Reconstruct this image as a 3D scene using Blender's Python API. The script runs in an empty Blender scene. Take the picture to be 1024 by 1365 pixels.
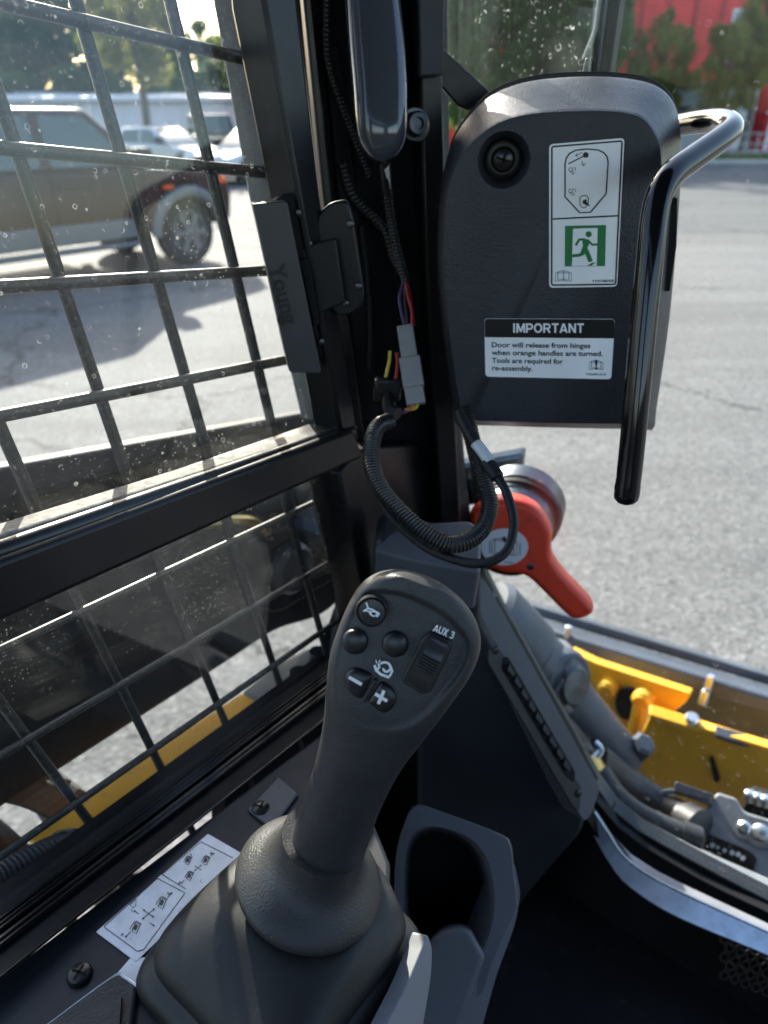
import bpy, bmesh, math, random
from mathutils import Vector as V, Matrix, noise
R = math.radians
random.seed(7)
S = bpy.context.scene
COL = S.collection

# ------------------------------------------------------------------ camera
PITCH, FPX, CAMZ = R(29.0), 950.0, 1.75
CAM = V((0, 0, CAMZ))
cam_d = bpy.data.cameras.new('camera'); cam_o = bpy.data.objects.new('camera', cam_d); COL.objects.link(cam_o)
cam_o.location = CAM; cam_o.rotation_euler = (R(90) - PITCH, 0, 0)
cam_d.sensor_fit = 'VERTICAL'; cam_d.lens = 6.86; cam_d.sensor_height = 6.86 * 1365 / FPX
cam_d.sensor_width = cam_d.sensor_height * 0.75
cam_d.clip_start = 0.02; cam_d.clip_end = 2000
cam_d.dof.use_dof = True; cam_d.dof.focus_distance = 0.42; cam_d.dof.aperture_fstop = 2.0; cam_d.dof.aperture_blades = 0
S.camera = cam_o
# ------------------------------------------------------------------ sky, sun, exposure
SUN_AZ, SUN_EL = -21.0, 26.0          # degrees, azimuth clockwise from +Y
w = bpy.data.worlds.new('World'); S.world = w; w.use_nodes = True
nt = w.node_tree; bg = nt.nodes['Background']
sk = nt.nodes.new('ShaderNodeTexSky'); sk.sky_type = 'NISHITA'; sk.sun_disc = False
sk.sun_elevation = R(SUN_EL); sk.sun_rotation = R(SUN_AZ); sk.air_density = 1.0; sk.dust_density = 2.0
nt.links.new(sk.outputs[0], bg.inputs[0]); bg.inputs[1].default_value = 0.15
sl = bpy.data.lights.new('sun', 'SUN'); sl.energy = 4.3; sl.angle = R(0.53); sl.color = (1, 0.94, 0.84)
so = bpy.data.objects.new('sun', sl); COL.objects.link(so); so.location = (-20, 25, 30)
sd = V((math.sin(R(SUN_AZ)) * math.cos(R(SUN_EL)), math.cos(R(SUN_AZ)) * math.cos(R(SUN_EL)), math.sin(R(SUN_EL))))
so.rotation_euler = sd.to_track_quat('Z', 'Y').to_euler()
S.view_settings.view_transform = 'Standard'; S.view_settings.look = 'None'
S.view_settings.exposure = 1.8; S.view_settings.gamma = 1.0; S.view_settings.use_curve_mapping = False
S.render.engine = 'CYCLES'
S.cycles.transparent_max_bounces = 16; S.cycles.max_bounces = 7; S.cycles.diffuse_bounces = 3; S.cycles.glossy_bounces = 3; S.cycles.transmission_bounces = 3
S.cycles.caustics_reflective = False; S.cycles.caustics_refractive = False

# ------------------------------------------------------------------ measuring helpers
FWD = V((0, math.cos(PITCH), -math.sin(PITCH))); UP = V((0, math.sin(PITCH), math.cos(PITCH)))
def ray(px, py):                       # bearing read off the photograph, unit depth
    return V((1, 0, 0)) * ((px - 512) / FPX) + UP * ((682.5 - py) / FPX) + FWD
def at(px, py, d): return CAM + ray(px, py) * d
class Pl:                              # a plane; pt() gives the point of it on a bearing
    def __init__(s, p, n): s.p = V(p); s.n = V(n).normalized()
    def pt(s, px, py, o=0.0):
        r = ray(px, py); t = (s.n.dot(s.p - CAM) + o) / s.n.dot(r)
        return CAM + r * t
NW = V((-.781, .588, -.0813)).normalized()
FH = V((.6075, .794, 0)).normalized(); RH = V((.794, -.6075, 0)).normalized(); ZZ = V((0, 0, 1))
PW = Pl(CAM + NW * .42, NW)            # side window plane, + is outside
PD = Pl(CAM + FH * .63, FH)            # front door plane, + is outside
PK = Pl(CAM - ZZ * .48, ZZ)            # console top
def hplane(z): return Pl((0, 0, z), ZZ)
def vface(px, py, d, yaw, tilt=0):     # a face towards the camera; yaw > 0: right side nearer
    n = V((-math.sin(R(yaw)) * math.cos(R(tilt)), -math.cos(R(yaw)) * math.cos(R(tilt)), math.sin(R(tilt))))
    return Pl(at(px, py, d), n)
PB = vface(720, 330, .52, 6)           # motor housing face, + is towards the camera
PQ = vface(500, 400, .655, -16)        # post face

# ------------------------------------------------------------------ materials
MATS = {}
def mat(name, col, rough=.5, metal=0, spec=.5, bump=0, bscale=900, var=0, vscale=20, col2=None, coat=0, dust=0, dscale=60, dcol=(.36, .33, .28), bdist=.0006):
    m = bpy.data.materials.new(name); m.use_nodes = True; MATS[name] = m
    n = m.node_tree.nodes; l = m.node_tree.links; p = n['Principled BSDF']
    p.inputs['Roughness'].default_value = rough; p.inputs['Metallic'].default_value = metal
    p.inputs['Specular IOR Level'].default_value = spec; p.inputs['Coat Weight'].default_value = coat
    p.inputs['Coat Roughness'].default_value = .06
    tc = n.new('ShaderNodeTexCoord'); c = None
    def nz(scale, det=4, ro=.55):
        t = n.new('ShaderNodeTexNoise'); t.inputs['Scale'].default_value = scale; t.inputs['Detail'].default_value = det
        t.inputs['Roughness'].default_value = ro; l.new(tc.outputs['Object'], t.inputs['Vector']); return t
    def ramp(src, a, b):
        r = n.new('ShaderNodeMapRange'); r.inputs[1].default_value = a; r.inputs[2].default_value = b; l.new(src, r.inputs[0]); return r.outputs[0]
    def mix(f, a, b):
        x = n.new('ShaderNodeMix'); x.data_type = 'RGBA'; l.new(f, x.inputs[0])
        for i, s in ((6, a), (7, b)):
            if isinstance(s, tuple): x.inputs[i].default_value = (*s, 1)
            else: l.new(s, x.inputs[i])
        return x.outputs[2]
    base = tuple(col)
    if var:
        c2 = col2 or tuple(min(1, x * (1 + var)) for x in col)
        c = mix(ramp(nz(vscale).outputs[0], .35, .65), base, tuple(c2))
        rr = n.new('ShaderNodeMapRange'); rr.inputs[3].default_value = max(.02, rough - .09); rr.inputs[4].default_value = min(1, rough + .09)
        l.new(nz(vscale * 3.1).outputs[0], rr.inputs[0]); l.new(rr.outputs[0], p.inputs['Roughness'])
    if dust:
        a = nz(dscale, 6, .7).outputs[0]; f = ramp(a, .62 - .3 * dust, .75); c = mix(f, c if c is not None else base, dcol)
    if c is None: p.inputs['Base Color'].default_value = (*base, 1)
    else: l.new(c, p.inputs['Base Color'])
    if bump:
        b = n.new('ShaderNodeBump'); b.inputs['Strength'].default_value = bump; b.inputs['Distance'].default_value = bdist
        l.new(nz(bscale, 2).outputs[0], b.inputs['Height']); l.new(b.outputs[0], p.inputs['Normal'])
    return m
def glass_mat(name, tint=(.93, .95, .94), speck=.5, streak=.05, film=.03, scale=160, refl=1.0, ring=.5):
    m = bpy.data.materials.new(name); m.use_nodes = True; MATS[name] = m
    n = m.node_tree.nodes; l = m.node_tree.links; n.clear()
    out = n.new('ShaderNodeOutputMaterial'); tc = n.new('ShaderNodeTexCoord')
    tr = n.new('ShaderNodeBsdfTransparent'); tr.inputs[0].default_value = (*tint, 1)
    gl = n.new('ShaderNodeBsdfGlossy'); gl.inputs['Roughness'].default_value = .01
    fr = n.new('ShaderNodeFresnel'); ge = n.new('ShaderNodeNewGeometry'); mr = n.new('ShaderNodeMapRange'); mr.inputs[3].default_value = 1.45; mr.inputs[4].default_value = 1 / 1.45   # a thin pane: no total reflection at its back face
    l.new(ge.outputs['Backfacing'], mr.inputs[0]); l.new(mr.outputs[0], fr.inputs[0])
    def math_(op, a, b=None, c=None):
        x = n.new('ShaderNodeMath'); x.operation = op; x.use_clamp = False
        for i, s in enumerate((a, b, c)):
            if s is None: continue
            if isinstance(s, (int, float)): x.inputs[i].default_value = s
            else: l.new(s, x.inputs[i])
        return x.outputs[0]
    def rng(src, a, b, c=0, d=1):
        r = n.new('ShaderNodeMapRange')
        for i, s in enumerate((a, b, c, d)): r.inputs[i + 1].default_value = s
        l.new(src, r.inputs[0]); return r.outputs[0]
    def noise_(s, det=3, off=0):
        t = n.new('ShaderNodeTexNoise'); t.inputs['Scale'].default_value = s; t.inputs['Detail'].default_value = det
        mp = n.new('ShaderNodeMapping'); mp.inputs['Location'].default_value = (off, off * .7, off * .3)
        l.new(tc.outputs['Object'], mp.inputs[0]); l.new(mp.outputs[0], t.inputs['Vector']); return t.outputs[0]
    def vor(s):
        t = n.new('ShaderNodeTexVoronoi'); t.inputs['Scale'].default_value = s; t.inputs['Randomness'].default_value = 1
        l.new(tc.outputs['Object'], t.inputs['Vector']); return t
    v1 = vor(scale); sp = rng(v1.outputs['Distance'], .27, .05)                      # dried specks
    sel = n.new('ShaderNodeSeparateColor'); l.new(v1.outputs['Color'], sel.inputs[0])
    sp = math_('MULTIPLY', sp, rng(sel.outputs[0], .5, 1.05))
    sp = math_('MULTIPLY', sp, rng(noise_(11, 4), .40, .66, .10, 1))
    v2 = vor(scale * .62); rg = math_('ABSOLUTE', math_('SUBTRACT', v2.outputs['Distance'], .26)); rg = rng(rg, .075, .02)   # rings left by drops
    se2 = n.new('ShaderNodeSeparateColor'); l.new(v2.outputs['Color'], se2.inputs[0])
    rg = math_('MULTIPLY', math_('MULTIPLY', rg, rng(se2.outputs[1], .72, .95)), rng(noise_(170, 2, 3.), .48, .6))
    dirt = math_('ADD', math_('MULTIPLY', sp, speck), math_('MULTIPLY', rg, ring))
    st = math_('MULTIPLY', rng(noise_(5, 6, 1.7), .5, .72), streak)
    dirt = math_('ADD', math_('ADD', dirt, st), film); cl = n.new('ShaderNodeClamp'); l.new(dirt, cl.inputs[0])
    df = n.new('ShaderNodeBsdfDiffuse'); df.inputs[0].default_value = (.6, .6, .59, 1)
    tl = n.new('ShaderNodeBsdfTranslucent'); tl.inputs[0].default_value = (.6, .6, .59, 1)
    dd = n.new('ShaderNodeMixShader'); dd.inputs[0].default_value = .5; l.new(df.outputs[0], dd.inputs[1]); l.new(tl.outputs[0], dd.inputs[2])
    a = n.new('ShaderNodeMixShader'); l.new(math_('MULTIPLY', fr.outputs[0], refl), a.inputs[0]); l.new(tr.outputs[0], a.inputs[1]); l.new(gl.outputs[0], a.inputs[2])
    b = n.new('ShaderNodeMixShader'); l.new(cl.outputs[0], b.inputs[0]); l.new(a.outputs[0], b.inputs[1]); l.new(dd.outputs[0], b.inputs[2])
    l.new(b.outputs[0], out.inputs[0]); return m

mat('plastic', (.0165, .0185, .024), .46, spec=.45, bump=.8, bscale=560, var=.25, vscale=35)
mat('plastic_grip', (.029, .029, .030), .45, bump=.6, bscale=900, var=.2, vscale=40)
mat('plastic_face', (.029, .029, .030), .44, bump=.45, bscale=1700, var=.2, vscale=40)
mat('rubber_boot', (.0145, .014, .0135), .50, spec=.4, bump=.10, bscale=500, var=.35, vscale=22, dust=.10, dscale=45, dcol=(.055, .052, .047))
mat('collar_plastic', (.030, .029, .028), .44, bump=.6, bscale=700, var=.2, vscale=40)
mat('button_plastic', (.011, .011, .012), .36)
mat('rocker_plastic', (.028, .028, .028), .30); mat('rocker_black', (.006, .006, .006), .4)
mat('grey_trim', (.080, .087, .100), .50, bump=.12, bscale=900, var=.15, vscale=15)
mat('dark_panel', (.017, .0195, .025), .5, spec=.4, bump=.12, bscale=900, var=.3, vscale=12)
mat('black_paint', (.006, .006, .007), .34, spec=.35, var=.4, vscale=18, dust=.04, dscale=220, dcol=(.03, .03, .029))
mat('black_matte', (.004, .004, .005), .65, spec=.2, var=.5, vscale=25)
mat('black_gloss', (.005, .005, .006), .12, spec=.42)
mat('lamp_gloss', (.055, .062, .074), .16, coat=.5)
mat('rubber', (.009, .009, .010), .5, spec=.35, var=.4, vscale=40, dust=.06, dscale=150, dcol=(.04, .039, .036))
mat('rubber_gloss', (.012, .013, .013), .28, var=.4, vscale=40)
mat('dusty_seal', (.08, .078, .072), .8, var=.5, vscale=60, dust=.7, dscale=110, dcol=(.30, .28, .25), bump=.4, bscale=300)
mat('dusty_metal', (.11, .11, .105), .7, var=.4, vscale=40, dust=.35, dscale=350, dcol=(.22, .21, .19))
mat('rod_paint', (.018, .018, .018), .38, var=.5, vscale=60, dust=.28, dscale=300, dcol=(.16, .155, .14))
mat('white_print', (.88, .88, .87), .35)
mat('decal_white', (.82, .83, .84), .32, var=.06, vscale=30)
mat('decal_silver', (.50, .55, .62), .30, metal=.35, var=.2, vscale=60)
mat('decal_black', (.006, .006, .007), .32)
mat('ink', (.012, .012, .012), .4)
mat('green_print', (.012, .17, .045), .4)
mat('red_plastic', (.82, .055, .018), .40, var=.12, vscale=25, bump=.2, bscale=500, dust=.04, dscale=70, dcol=(.35, .06, .04))
mat('steel', (.075, .085, .10), .36, metal=1, var=.3, vscale=40)
mat('sill_metal', (.42, .47, .54), .24, metal=1, var=.25, vscale=35, bump=.1, bscale=120)
mat('bolt_steel', (.07, .073, .08), .38, metal=1, var=.3, vscale=90)
mat('bolt_bright', (.75, .75, .74), .30, metal=1)
mat('screw_black', (.010, .010, .010), .25)
mat('connector_grey', (.24, .235, .23), .5, var=.15, vscale=60)
mat('wire_red', (.40, .02, .02), .4); mat('wire_yellow', (.55, .42, .03), .4); mat('wire_purple', (.07, .04, .14), .4); mat('wire_black', (.012, .012, .012), .4); mat('wire_orange', (.5, .16, .02), .4)
mat('cable_label', (.55, .58, .60), .4)
mat('machine_yellow', (.84, .42, .020), .42, var=.18, vscale=12, dust=.08, dscale=40, dcol=(.40, .28, .10))
mat('machine_grey', (.20, .215, .235), .45, var=.25, vscale=20, dust=.15, dscale=30, dcol=(.3, .29, .27))
mat('machine_dark', (.045, .056, .075), .42, var=.5, vscale=12, dust=.12, dscale=120, dcol=(.12, .115, .10))
mat('arm_paint', (.014, .015, .017), .6, spec=.2, var=.6, vscale=9, dust=.16, dscale=40, dcol=(.04, .039, .036))
mat('hose_rubber', (.020, .020, .022), .48, var=.4, vscale=30)
mat('brass', (.50, .34, .12), .35, metal=1)
mat('tyre', (.016, .016, .017), .75, var=.4, vscale=30)
mat('floor_mat', (.006, .006, .007), .8, spec=.2, var=.8, vscale=8, dust=.10, dscale=30, dcol=(.035, .032, .028), bump=.3, bscale=200)
mat('grille_mesh', (.05, .045, .04), .5, metal=.6)
# exterior
mat('truck_paint', (.046, .021, .019), .5, spec=.2, var=.1, vscale=2, coat=.12)
mat('truck_grey', (.15, .153, .157), .5)
mat('car_white', (.70, .71, .72), .25, coat=.4); mat('car_silver', (.50, .53, .55), .25, metal=.3, coat=.4); mat('car_dark', (.028, .026, .026), .3, coat=.4)
mat('car_glass', (.05, .075, .075), .05, spec=.9); mat('truck_glass', (.025, .045, .036), .06, spec=.9)
mat('alloy', (.17, .175, .18), .4, metal=.5); mat('lamp_orange', (.8, .12, .02), .3); mat('lamp_clear', (.7, .72, .75), .15)
mat('shed_white', (.62, .63, .65), .6, var=.1, vscale=.6); mat('shed_roof', (.62, .64, .66), .5)
mat('red_wall', (.66, .030, .026), .6, var=.3, vscale=1.2); mat('red_wall_dark', (.40, .035, .03), .6)
mat('white_wall', (.72, .73, .74), .6); mat('grey_wall', (.30, .33, .33), .7, var=.3, vscale=1)
mat('blue_sign', (.05, .13, .42), .5)
mat('bark', (.085, .065, .048), .9, var=.4, vscale=6)
mat('concrete', (.38, .37, .35), .85, var=.15, vscale=2)
def leaf_mat(name, a, b):
    m = mat(name, a, .55, var=1, vscale=.9, col2=b)
    n = m.node_tree.nodes; l = m.node_tree.links; p = n['Principled BSDF']; out = n['Material Output']
    t = n.new('ShaderNodeBsdfTranslucent'); mx = n.new('ShaderNodeMixShader'); mx.inputs[0].default_value = .5
    src = p.inputs['Base Color'].links[0].from_socket; l.new(src, t.inputs[0])
    l.new(p.outputs[0], mx.inputs[1]); l.new(t.outputs[0], mx.inputs[2]); l.new(mx.outputs[0], out.inputs[0])
leaf_mat('leaf_dark', (.048, .095, .024), (.085, .145, .036)); leaf_mat('leaf_mid', (.075, .145, .034), (.13, .20, .05)); leaf_mat('leaf_yellow', (.18, .20, .04), (.27, .26, .06))
glass_mat('glass_side', speck=.5, streak=.018, film=.004, scale=300, ring=.30)
glass_mat('glass_low', speck=.5, streak=.05, film=.004, scale=420, ring=.10, refl=1.2)
glass_mat('glass_door', speck=.08, streak=.004, film=.0015, scale=190, ring=.16, refl=.4)
glass_mat('glass_quarter', speck=.9, streak=.10, film=.012, scale=170, ring=1.0, refl=.5)
def ground_mat(name, c1, c2, agg=55):
    m = bpy.data.materials.new(name); m.use_nodes = True; MATS[name] = m
    n = m.node_tree.nodes; l = m.node_tree.links; p = n['Principled BSDF']; tc = n.new('ShaderNodeTexCoord'); p.inputs['Roughness'].default_value = .85
    p.inputs['Specular IOR Level'].default_value = .3
    def nz(s, d=5, r=.6):
        t = n.new('ShaderNodeTexNoise'); t.inputs['Scale'].default_value = s; t.inputs['Detail'].default_value = d; t.inputs['Roughness'].default_value = r
        l.new(tc.outputs['Object'], t.inputs['Vector']); return t
    def rng(src, a, b, c=0, d=1):
        x = n.new('ShaderNodeMapRange')
        for i, s in enumerate((a, b, c, d)): x.inputs[i + 1].default_value = s
        l.new(src, x.inputs[0]); return x.outputs[0]
    def mix(f, a, b, mode='MIX'):
        x = n.new('ShaderNodeMix'); x.data_type = 'RGBA'; x.blend_type = mode
        if isinstance(f, float): x.inputs[0].default_value = f
        else: l.new(f, x.inputs[0])
        for i, s in ((6, a), (7, b)):
            if isinstance(s, tuple): x.inputs[i].default_value = (*s, 1)
            else: l.new(s, x.inputs[i])
        return x.outputs[2]
    big = rng(nz(.35, 6).outputs[0], .35, .68); c = mix(big, c1, c2)
    v = n.new('ShaderNodeTexVoronoi'); v.inputs['Scale'].default_value = agg; l.new(tc.outputs['Object'], v.inputs['Vector'])
    sc = n.new('ShaderNodeSeparateColor'); l.new(v.outputs['Color'], sc.inputs[0])
    c = mix(rng(sc.outputs[0], 0, 1, 0, .75), c, mix(sc.outputs[1], tuple(x * .45 for x in c1), tuple(min(1, x * 1.75) for x in c2)))
    # cracks: edges of warped cells
    wv = n.new('ShaderNodeVectorMath'); wv.operation = 'ADD'; nn = nz(1.3, 6, .7); sv = n.new('ShaderNodeVectorMath'); sv.operation = 'SCALE'; sv.inputs['Scale'].default_value = 1.1
    l.new(nn.outputs['Color'], sv.inputs[0]); l.new(tc.outputs['Object'], wv.inputs[0]); l.new(sv.outputs[0], wv.inputs[1])
    cr = n.new('ShaderNodeTexVoronoi'); cr.feature = 'DISTANCE_TO_EDGE'; cr.inputs['Scale'].default_value = .30; l.new(wv.outputs[0], cr.inputs['Vector'])
    crk = rng(cr.outputs['Distance'], .010, .003); c = mix(crk, c, tuple(x * .42 for x in c1))
    mp = n.new('ShaderNodeMapping'); mp.inputs['Scale'].default_value = (.10, .9, 1); l.new(tc.outputs['Object'], mp.inputs[0]); tk = nz(1.2, 5, .65); l.new(mp.outputs[0], tk.inputs['Vector'])   # worn wheel lines
    c = mix(rng(tk.outputs[0], .46, .62, 0, .42), c, tuple(x * .55 for x in c1))
    st = rng(nz(.9, 3).outputs[0], .70, .76, 0, .6); c = mix(st, c, tuple(x * .4 for x in c1))
    l.new(c, p.inputs['Base Color'])
    b = n.new('ShaderNodeBump'); b.inputs['Strength'].default_value = .5; b.inputs['Distance'].default_value = .006
    l.new(v.outputs['Distance'], b.inputs['Height']); l.new(b.outputs[0], p.inputs['Normal'])
ground_mat('asphalt', (.122, .121, .119), (.160, .157, .152))
mat('rail_black', (.005, .005, .006), .5, spec=.22, var=.4, vscale=30)
mat('bead_gloss', (.006, .006, .006), .2, spec=.5)
mat('armrest_grey', (.20, .205, .215), .5, bump=.1, bscale=900, var=.1, vscale=20)
mat('emboss_shade', (.006, .006, .006), .5)  # shading of the raised letters put into a darker colour
mat('latch_black', (.036, .036, .037), .42, var=.2, vscale=60, bump=.1, bscale=1500)
ground_mat('asphalt_road', (.088, .090, .092), (.118, .118, .118), 45)
mat('grass', (.06, .10, .02), .9, var=.6, vscale=1.5, col2=(.12, .13, .04))

# ------------------------------------------------------------------ mesh builder
def cr_spline(pts, n):                 # Catmull-Rom through the points, resampled evenly
    P = [V(p) for p in pts]; P = [P[0] * 2 - P[1]] + P + [P[-1] * 2 - P[-2]]; out = []
    for i in range(1, len(P) - 2):
        for k in range(24):
            t = k / 24; a, b, c, d = P[i - 1:i + 3]
            out.append(.5 * ((2 * b) + (c - a) * t + (2 * a - 5 * b + 4 * c - d) * t * t + (3 * b - a - 3 * c + d) * t ** 3))
    out.append(P[-2]); L = [0]
    for i in range(1, len(out)): L.append(L[-1] + (out[i] - out[i - 1]).length)
    res = []; j = 0
    for k in range(n):
        s = L[-1] * k / (n - 1)
        while j < len(L) - 2 and L[j + 1] < s: j += 1
        f = (s - L[j]) / max(1e-9, L[j + 1] - L[j]); res.append(out[j].lerp(out[j + 1], min(1, max(0, f))))
    return res, L[-1]
def rpoly(pts, r, seg=5):              # polygon with rounded corners (2D)
    n = len(pts); out = []
    rr = r if isinstance(r, (list, tuple)) else [r] * n
    for i in range(n):
        p = V(pts[i][:2]).to_2d(); a = V(pts[i - 1][:2]).to_2d() - p; b = V(pts[(i + 1) % n][:2]).to_2d() - p
        q = min(rr[i], a.length * .49, b.length * .49)
        if q < 1e-6: out.append((p.x, p.y)); continue
        A = p + a.normalized() * q; B = p + b.normalized() * q
        for k in range(seg + 1):
            t = k / seg; c = A * (1 - t) ** 2 + p * 2 * t * (1 - t) + B * t * t; out.append((c.x, c.y))
    return out
def rrect(x0, y0, x1, y1, r, seg=5): return rpoly([(x0, y0), (x1, y0), (x1, y1), (x0, y1)], r, seg)
def circ(cx, cy, r, n=28, ry=None): return [(cx + r * math.cos(2 * math.pi * i / n), cy + (ry or r) * math.sin(2 * math.pi * i / n)) for i in range(n)]
class MB:
    def __init__(s): s.v = []; s.f = []; s.m = []; s.mi = 0
    def add(s, vs, fs, mi=None):
        b = len(s.v); s.v += [V(x) for x in vs]
        for f in fs: s.f.append(tuple(b + i for i in f)); s.m.append(s.mi if mi is None else mi)
        return s
    def extr(s, A, B, mi=None):        # two matching loops, capped
        n = len(A); return s.add(list(A) + list(B), [tuple(range(n))[::-1], tuple(range(n, 2 * n))] + [(i, (i + 1) % n, n + (i + 1) % n, n + i) for i in range(n)], mi)
    def prism(s, poly, pl, o0, o1, mi=None):   # outline on a plane, given real thickness
        A = [pl.pt(x, y, 0) for x, y in poly]; return s.extr([a + pl.n * o0 for a in A], [a + pl.n * o1 for a in A], mi)
    def flat(s, poly, pl, o, mi=None):
        return s.add([pl.pt(x, y, 0) + pl.n * o for x, y in poly], [tuple(range(len(poly)))], mi)
    def strip(s, pts, wd, pl, o, mi=None, closed=False):    # printed line
        P = [V(p).to_2d() for p in pts]; n = len(P); Lf = []; Rt = []
        for i in range(n):
            a = P[i - 1] if (i or closed) else P[i]; b = P[(i + 1) % n] if (i < n - 1 or closed) else P[i]
            d = (b - a); d = d.normalized() if d.length > 0 else V((1, 0)).to_2d(); q = V((-d.y, d.x)).to_2d() * wd / 2
            Lf.append(P[i] + q); Rt.append(P[i] - q)
        vs = [pl.pt(p.x, p.y, 0) + pl.n * o for p in Lf + Rt]
        return s.add(vs, [(i, (i + 1) % n, n + (i + 1) % n, n + i) for i in range(n if closed else n - 1)], mi)
    def tube(s, pts, r, n=12, k=None, caps=True, mi=None, spl=True, mod=None):
        if spl and len(pts) > 2: P, L = cr_spline(pts, k or 8 * len(pts))
        else: P = [V(p) for p in pts]
        m = len(P); vs = []; N = None
        for i in range(m):
            t = (P[min(i + 1, m - 1)] - P[max(i - 1, 0)]).normalized()
            if N is None: N = t.orthogonal().normalized()
            N = (N - t * N.dot(t)).normalized(); B = t.cross(N)
            f = i / (m - 1); q = r(f) if callable(r) else (r[0] + (r[1] - r[0]) * f if isinstance(r, tuple) else r)
            if mod: q *= mod(i)
            vs += [P[i] + (N * math.cos(2 * math.pi * j / n) + B * math.sin(2 * math.pi * j / n)) * q for j in range(n)]
        fs = [(i * n + j, i * n + (j + 1) % n, (i + 1) * n + (j + 1) % n, (i + 1) * n + j) for i in range(m - 1) for j in range(n)]
        if caps: fs += [tuple(range(n))[::-1], tuple(range((m - 1) * n, m * n))]
        return s.add(vs, fs, mi)
    def conduit(s, pts, r, pitch, amp=.16, n=14, mi=None):
        _, L = cr_spline(pts, 8); k = max(8, int(L / pitch) * 4)
        return s.tube(pts, r, n, k + 1, True, mi, True, lambda i: (1, 1 - amp * .25, 1 - amp, 1 - amp * .25)[i % 4])
    def lathe(s, o, ax, prof, n=28, mi=None, capa=True, capb=True):   # profile of (radius, height) about an axis
        ax = V(ax).normalized(); N = ax.orthogonal().normalized(); B = ax.cross(N); o = V(o); vs = []
        for r, h in prof: vs += [o + ax * h + (N * math.cos(2 * math.pi * j / n) + B * math.sin(2 * math.pi * j / n)) * r for j in range(n)]
        m = len(prof); fs = [(i * n + j, i * n + (j + 1) % n, (i + 1) * n + (j + 1) % n, (i + 1) * n + j) for i in range(m - 1) for j in range(n)]
        if capa: fs.append(tuple(range(n))[::-1])
        if capb: fs.append(tuple(range((m - 1) * n, m * n)))
        return s.add(vs, fs, mi)
    def box(s, c, ax, ay, az, mi=None):     # half-extent vectors
        c, ax, ay, az = V(c), V(ax), V(ay), V(az)
        return s.extr([c - ax - ay - az, c + ax - ay - az, c + ax + ay - az, c - ax + ay - az], [c - ax - ay + az, c + ax - ay + az, c + ax + ay + az, c - ax + ay + az], mi)
    def bx(s, x0, x1, y0, y1, z0, z1, mi=None):
        return s.box(((x0 + x1) / 2, (y0 + y1) / 2, (z0 + z1) / 2), ((x1 - x0) / 2, 0, 0), (0, (y1 - y0) / 2, 0), (0, 0, (z1 - z0) / 2), mi)
    def text(s, txt, fn, size, mi=None, bold=0.0, align='LEFT', space=1.0, font_sx=1.0):   # fn maps flat text coordinates to 3D
        c = bpy.data.curves.new('txt', 'FONT'); c.body = txt; c.size = size; c.align_x = align; c.offset = bold * size; c.space_character = space; c.resolution_u = 3
        o = bpy.data.objects.new('txt', c); COL.objects.link(o); dg = bpy.context.evaluated_depsgraph_get(); dg.update()
        me = bpy.data.meshes.new_from_object(o.evaluated_get(dg))
        s.add([fn(v.co.x * font_sx, v.co.y) for v in me.vertices], [tuple(p.vertices) for p in me.polygons], mi)
        bpy.data.objects.remove(o); bpy.data.curves.remove(c); bpy.data.meshes.remove(me); return s
    def build(s, name, mats, parent=None, bevel=0, seg=2, smooth=35, local=False):
        if isinstance(mats, str): mats = [mats]
        off = V((0, 0, 0)); p = parent
        while p is not None: off += V(p.location); p = p.parent
        me = bpy.data.meshes.new(name); me.from_pydata([tuple(x if local else x - off) for x in s.v], [], s.f)
        for m in mats: me.materials.append(MATS[m])
        me.polygons.foreach_set('material_index', s.m)
        bm = bmesh.new(); bm.from_mesh(me); bmesh.ops.recalc_face_normals(bm, faces=bm.faces); bm.to_mesh(me); bm.free()
        me.polygons.foreach_set('use_smooth', [True] * len(me.polygons)); me.set_sharp_from_angle(angle=R(smooth)); me.update()
        o = bpy.data.objects.new(name, me); COL.objects.link(o); o.parent = parent
        if bevel:
            b = o.modifiers.new('bevel', 'BEVEL'); b.width = bevel; b.segments = seg; b.limit_method = 'ANGLE'; b.angle_limit = R(40); b.harden_normals = False
        return o
def tag(o, label, cat, group=None, kind=None):
    if label: o['label'] = label
    if cat: o['category'] = cat
    if group: o['group'] = group
    if kind: o['kind'] = kind
    return o
def thing(name, label, cat, loc, group=None):
    o = bpy.data.objects.new(name, None); COL.objects.link(o); o.location = loc; o.empty_display_size = .02
    return tag(o, label, cat, group)
def struct(o): o['kind'] = 'structure'; return o
def onpl(pl, o, x0, y0, ang=0, sx=1):       # text mapper: origin and size in measured pixels on a plane
    ca, sa = math.cos(R(ang)), math.sin(R(ang))
    return lambda x, y: pl.pt(x0 + x * ca * sx + y * sa, y0 + x * sa * sx - y * ca, 0) + pl.n * o
def lerp_poly(P, y):                        # P: list of (key, value)
    if y <= P[0][0]: return P[0][1]
    for (a, b), (c, d) in zip(P, P[1:]):
        if y <= c: t = (y - a) / (c - a); return b + (d - b) * t
    return P[-1][1]
def smooth_poly(P, y):                      # monotone-ish cubic through (key, value)
    n = len(P)
    if y <= P[0][0]: return P[0][1]
    if y >= P[-1][0]: return P[-1][1]
    for i in range(n - 1):
        if y <= P[i + 1][0]: break
    def sl(j):
        if j == 0: return (P[1][1] - P[0][1]) / (P[1][0] - P[0][0])
        if j == n - 1: return (P[-1][1] - P[-2][1]) / (P[-1][0] - P[-2][0])
        return (P[j + 1][1] - P[j - 1][1]) / (P[j + 1][0] - P[j - 1][0])
    h = P[i + 1][0] - P[i][0]; t = (y - P[i][0]) / h
    return (2 * t ** 3 - 3 * t * t + 1) * P[i][1] + (t ** 3 - 2 * t * t + t) * h * sl(i) + (-2 * t ** 3 + 3 * t * t) * P[i + 1][1] + (t ** 3 - t * t) * h * sl(i + 1)
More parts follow.
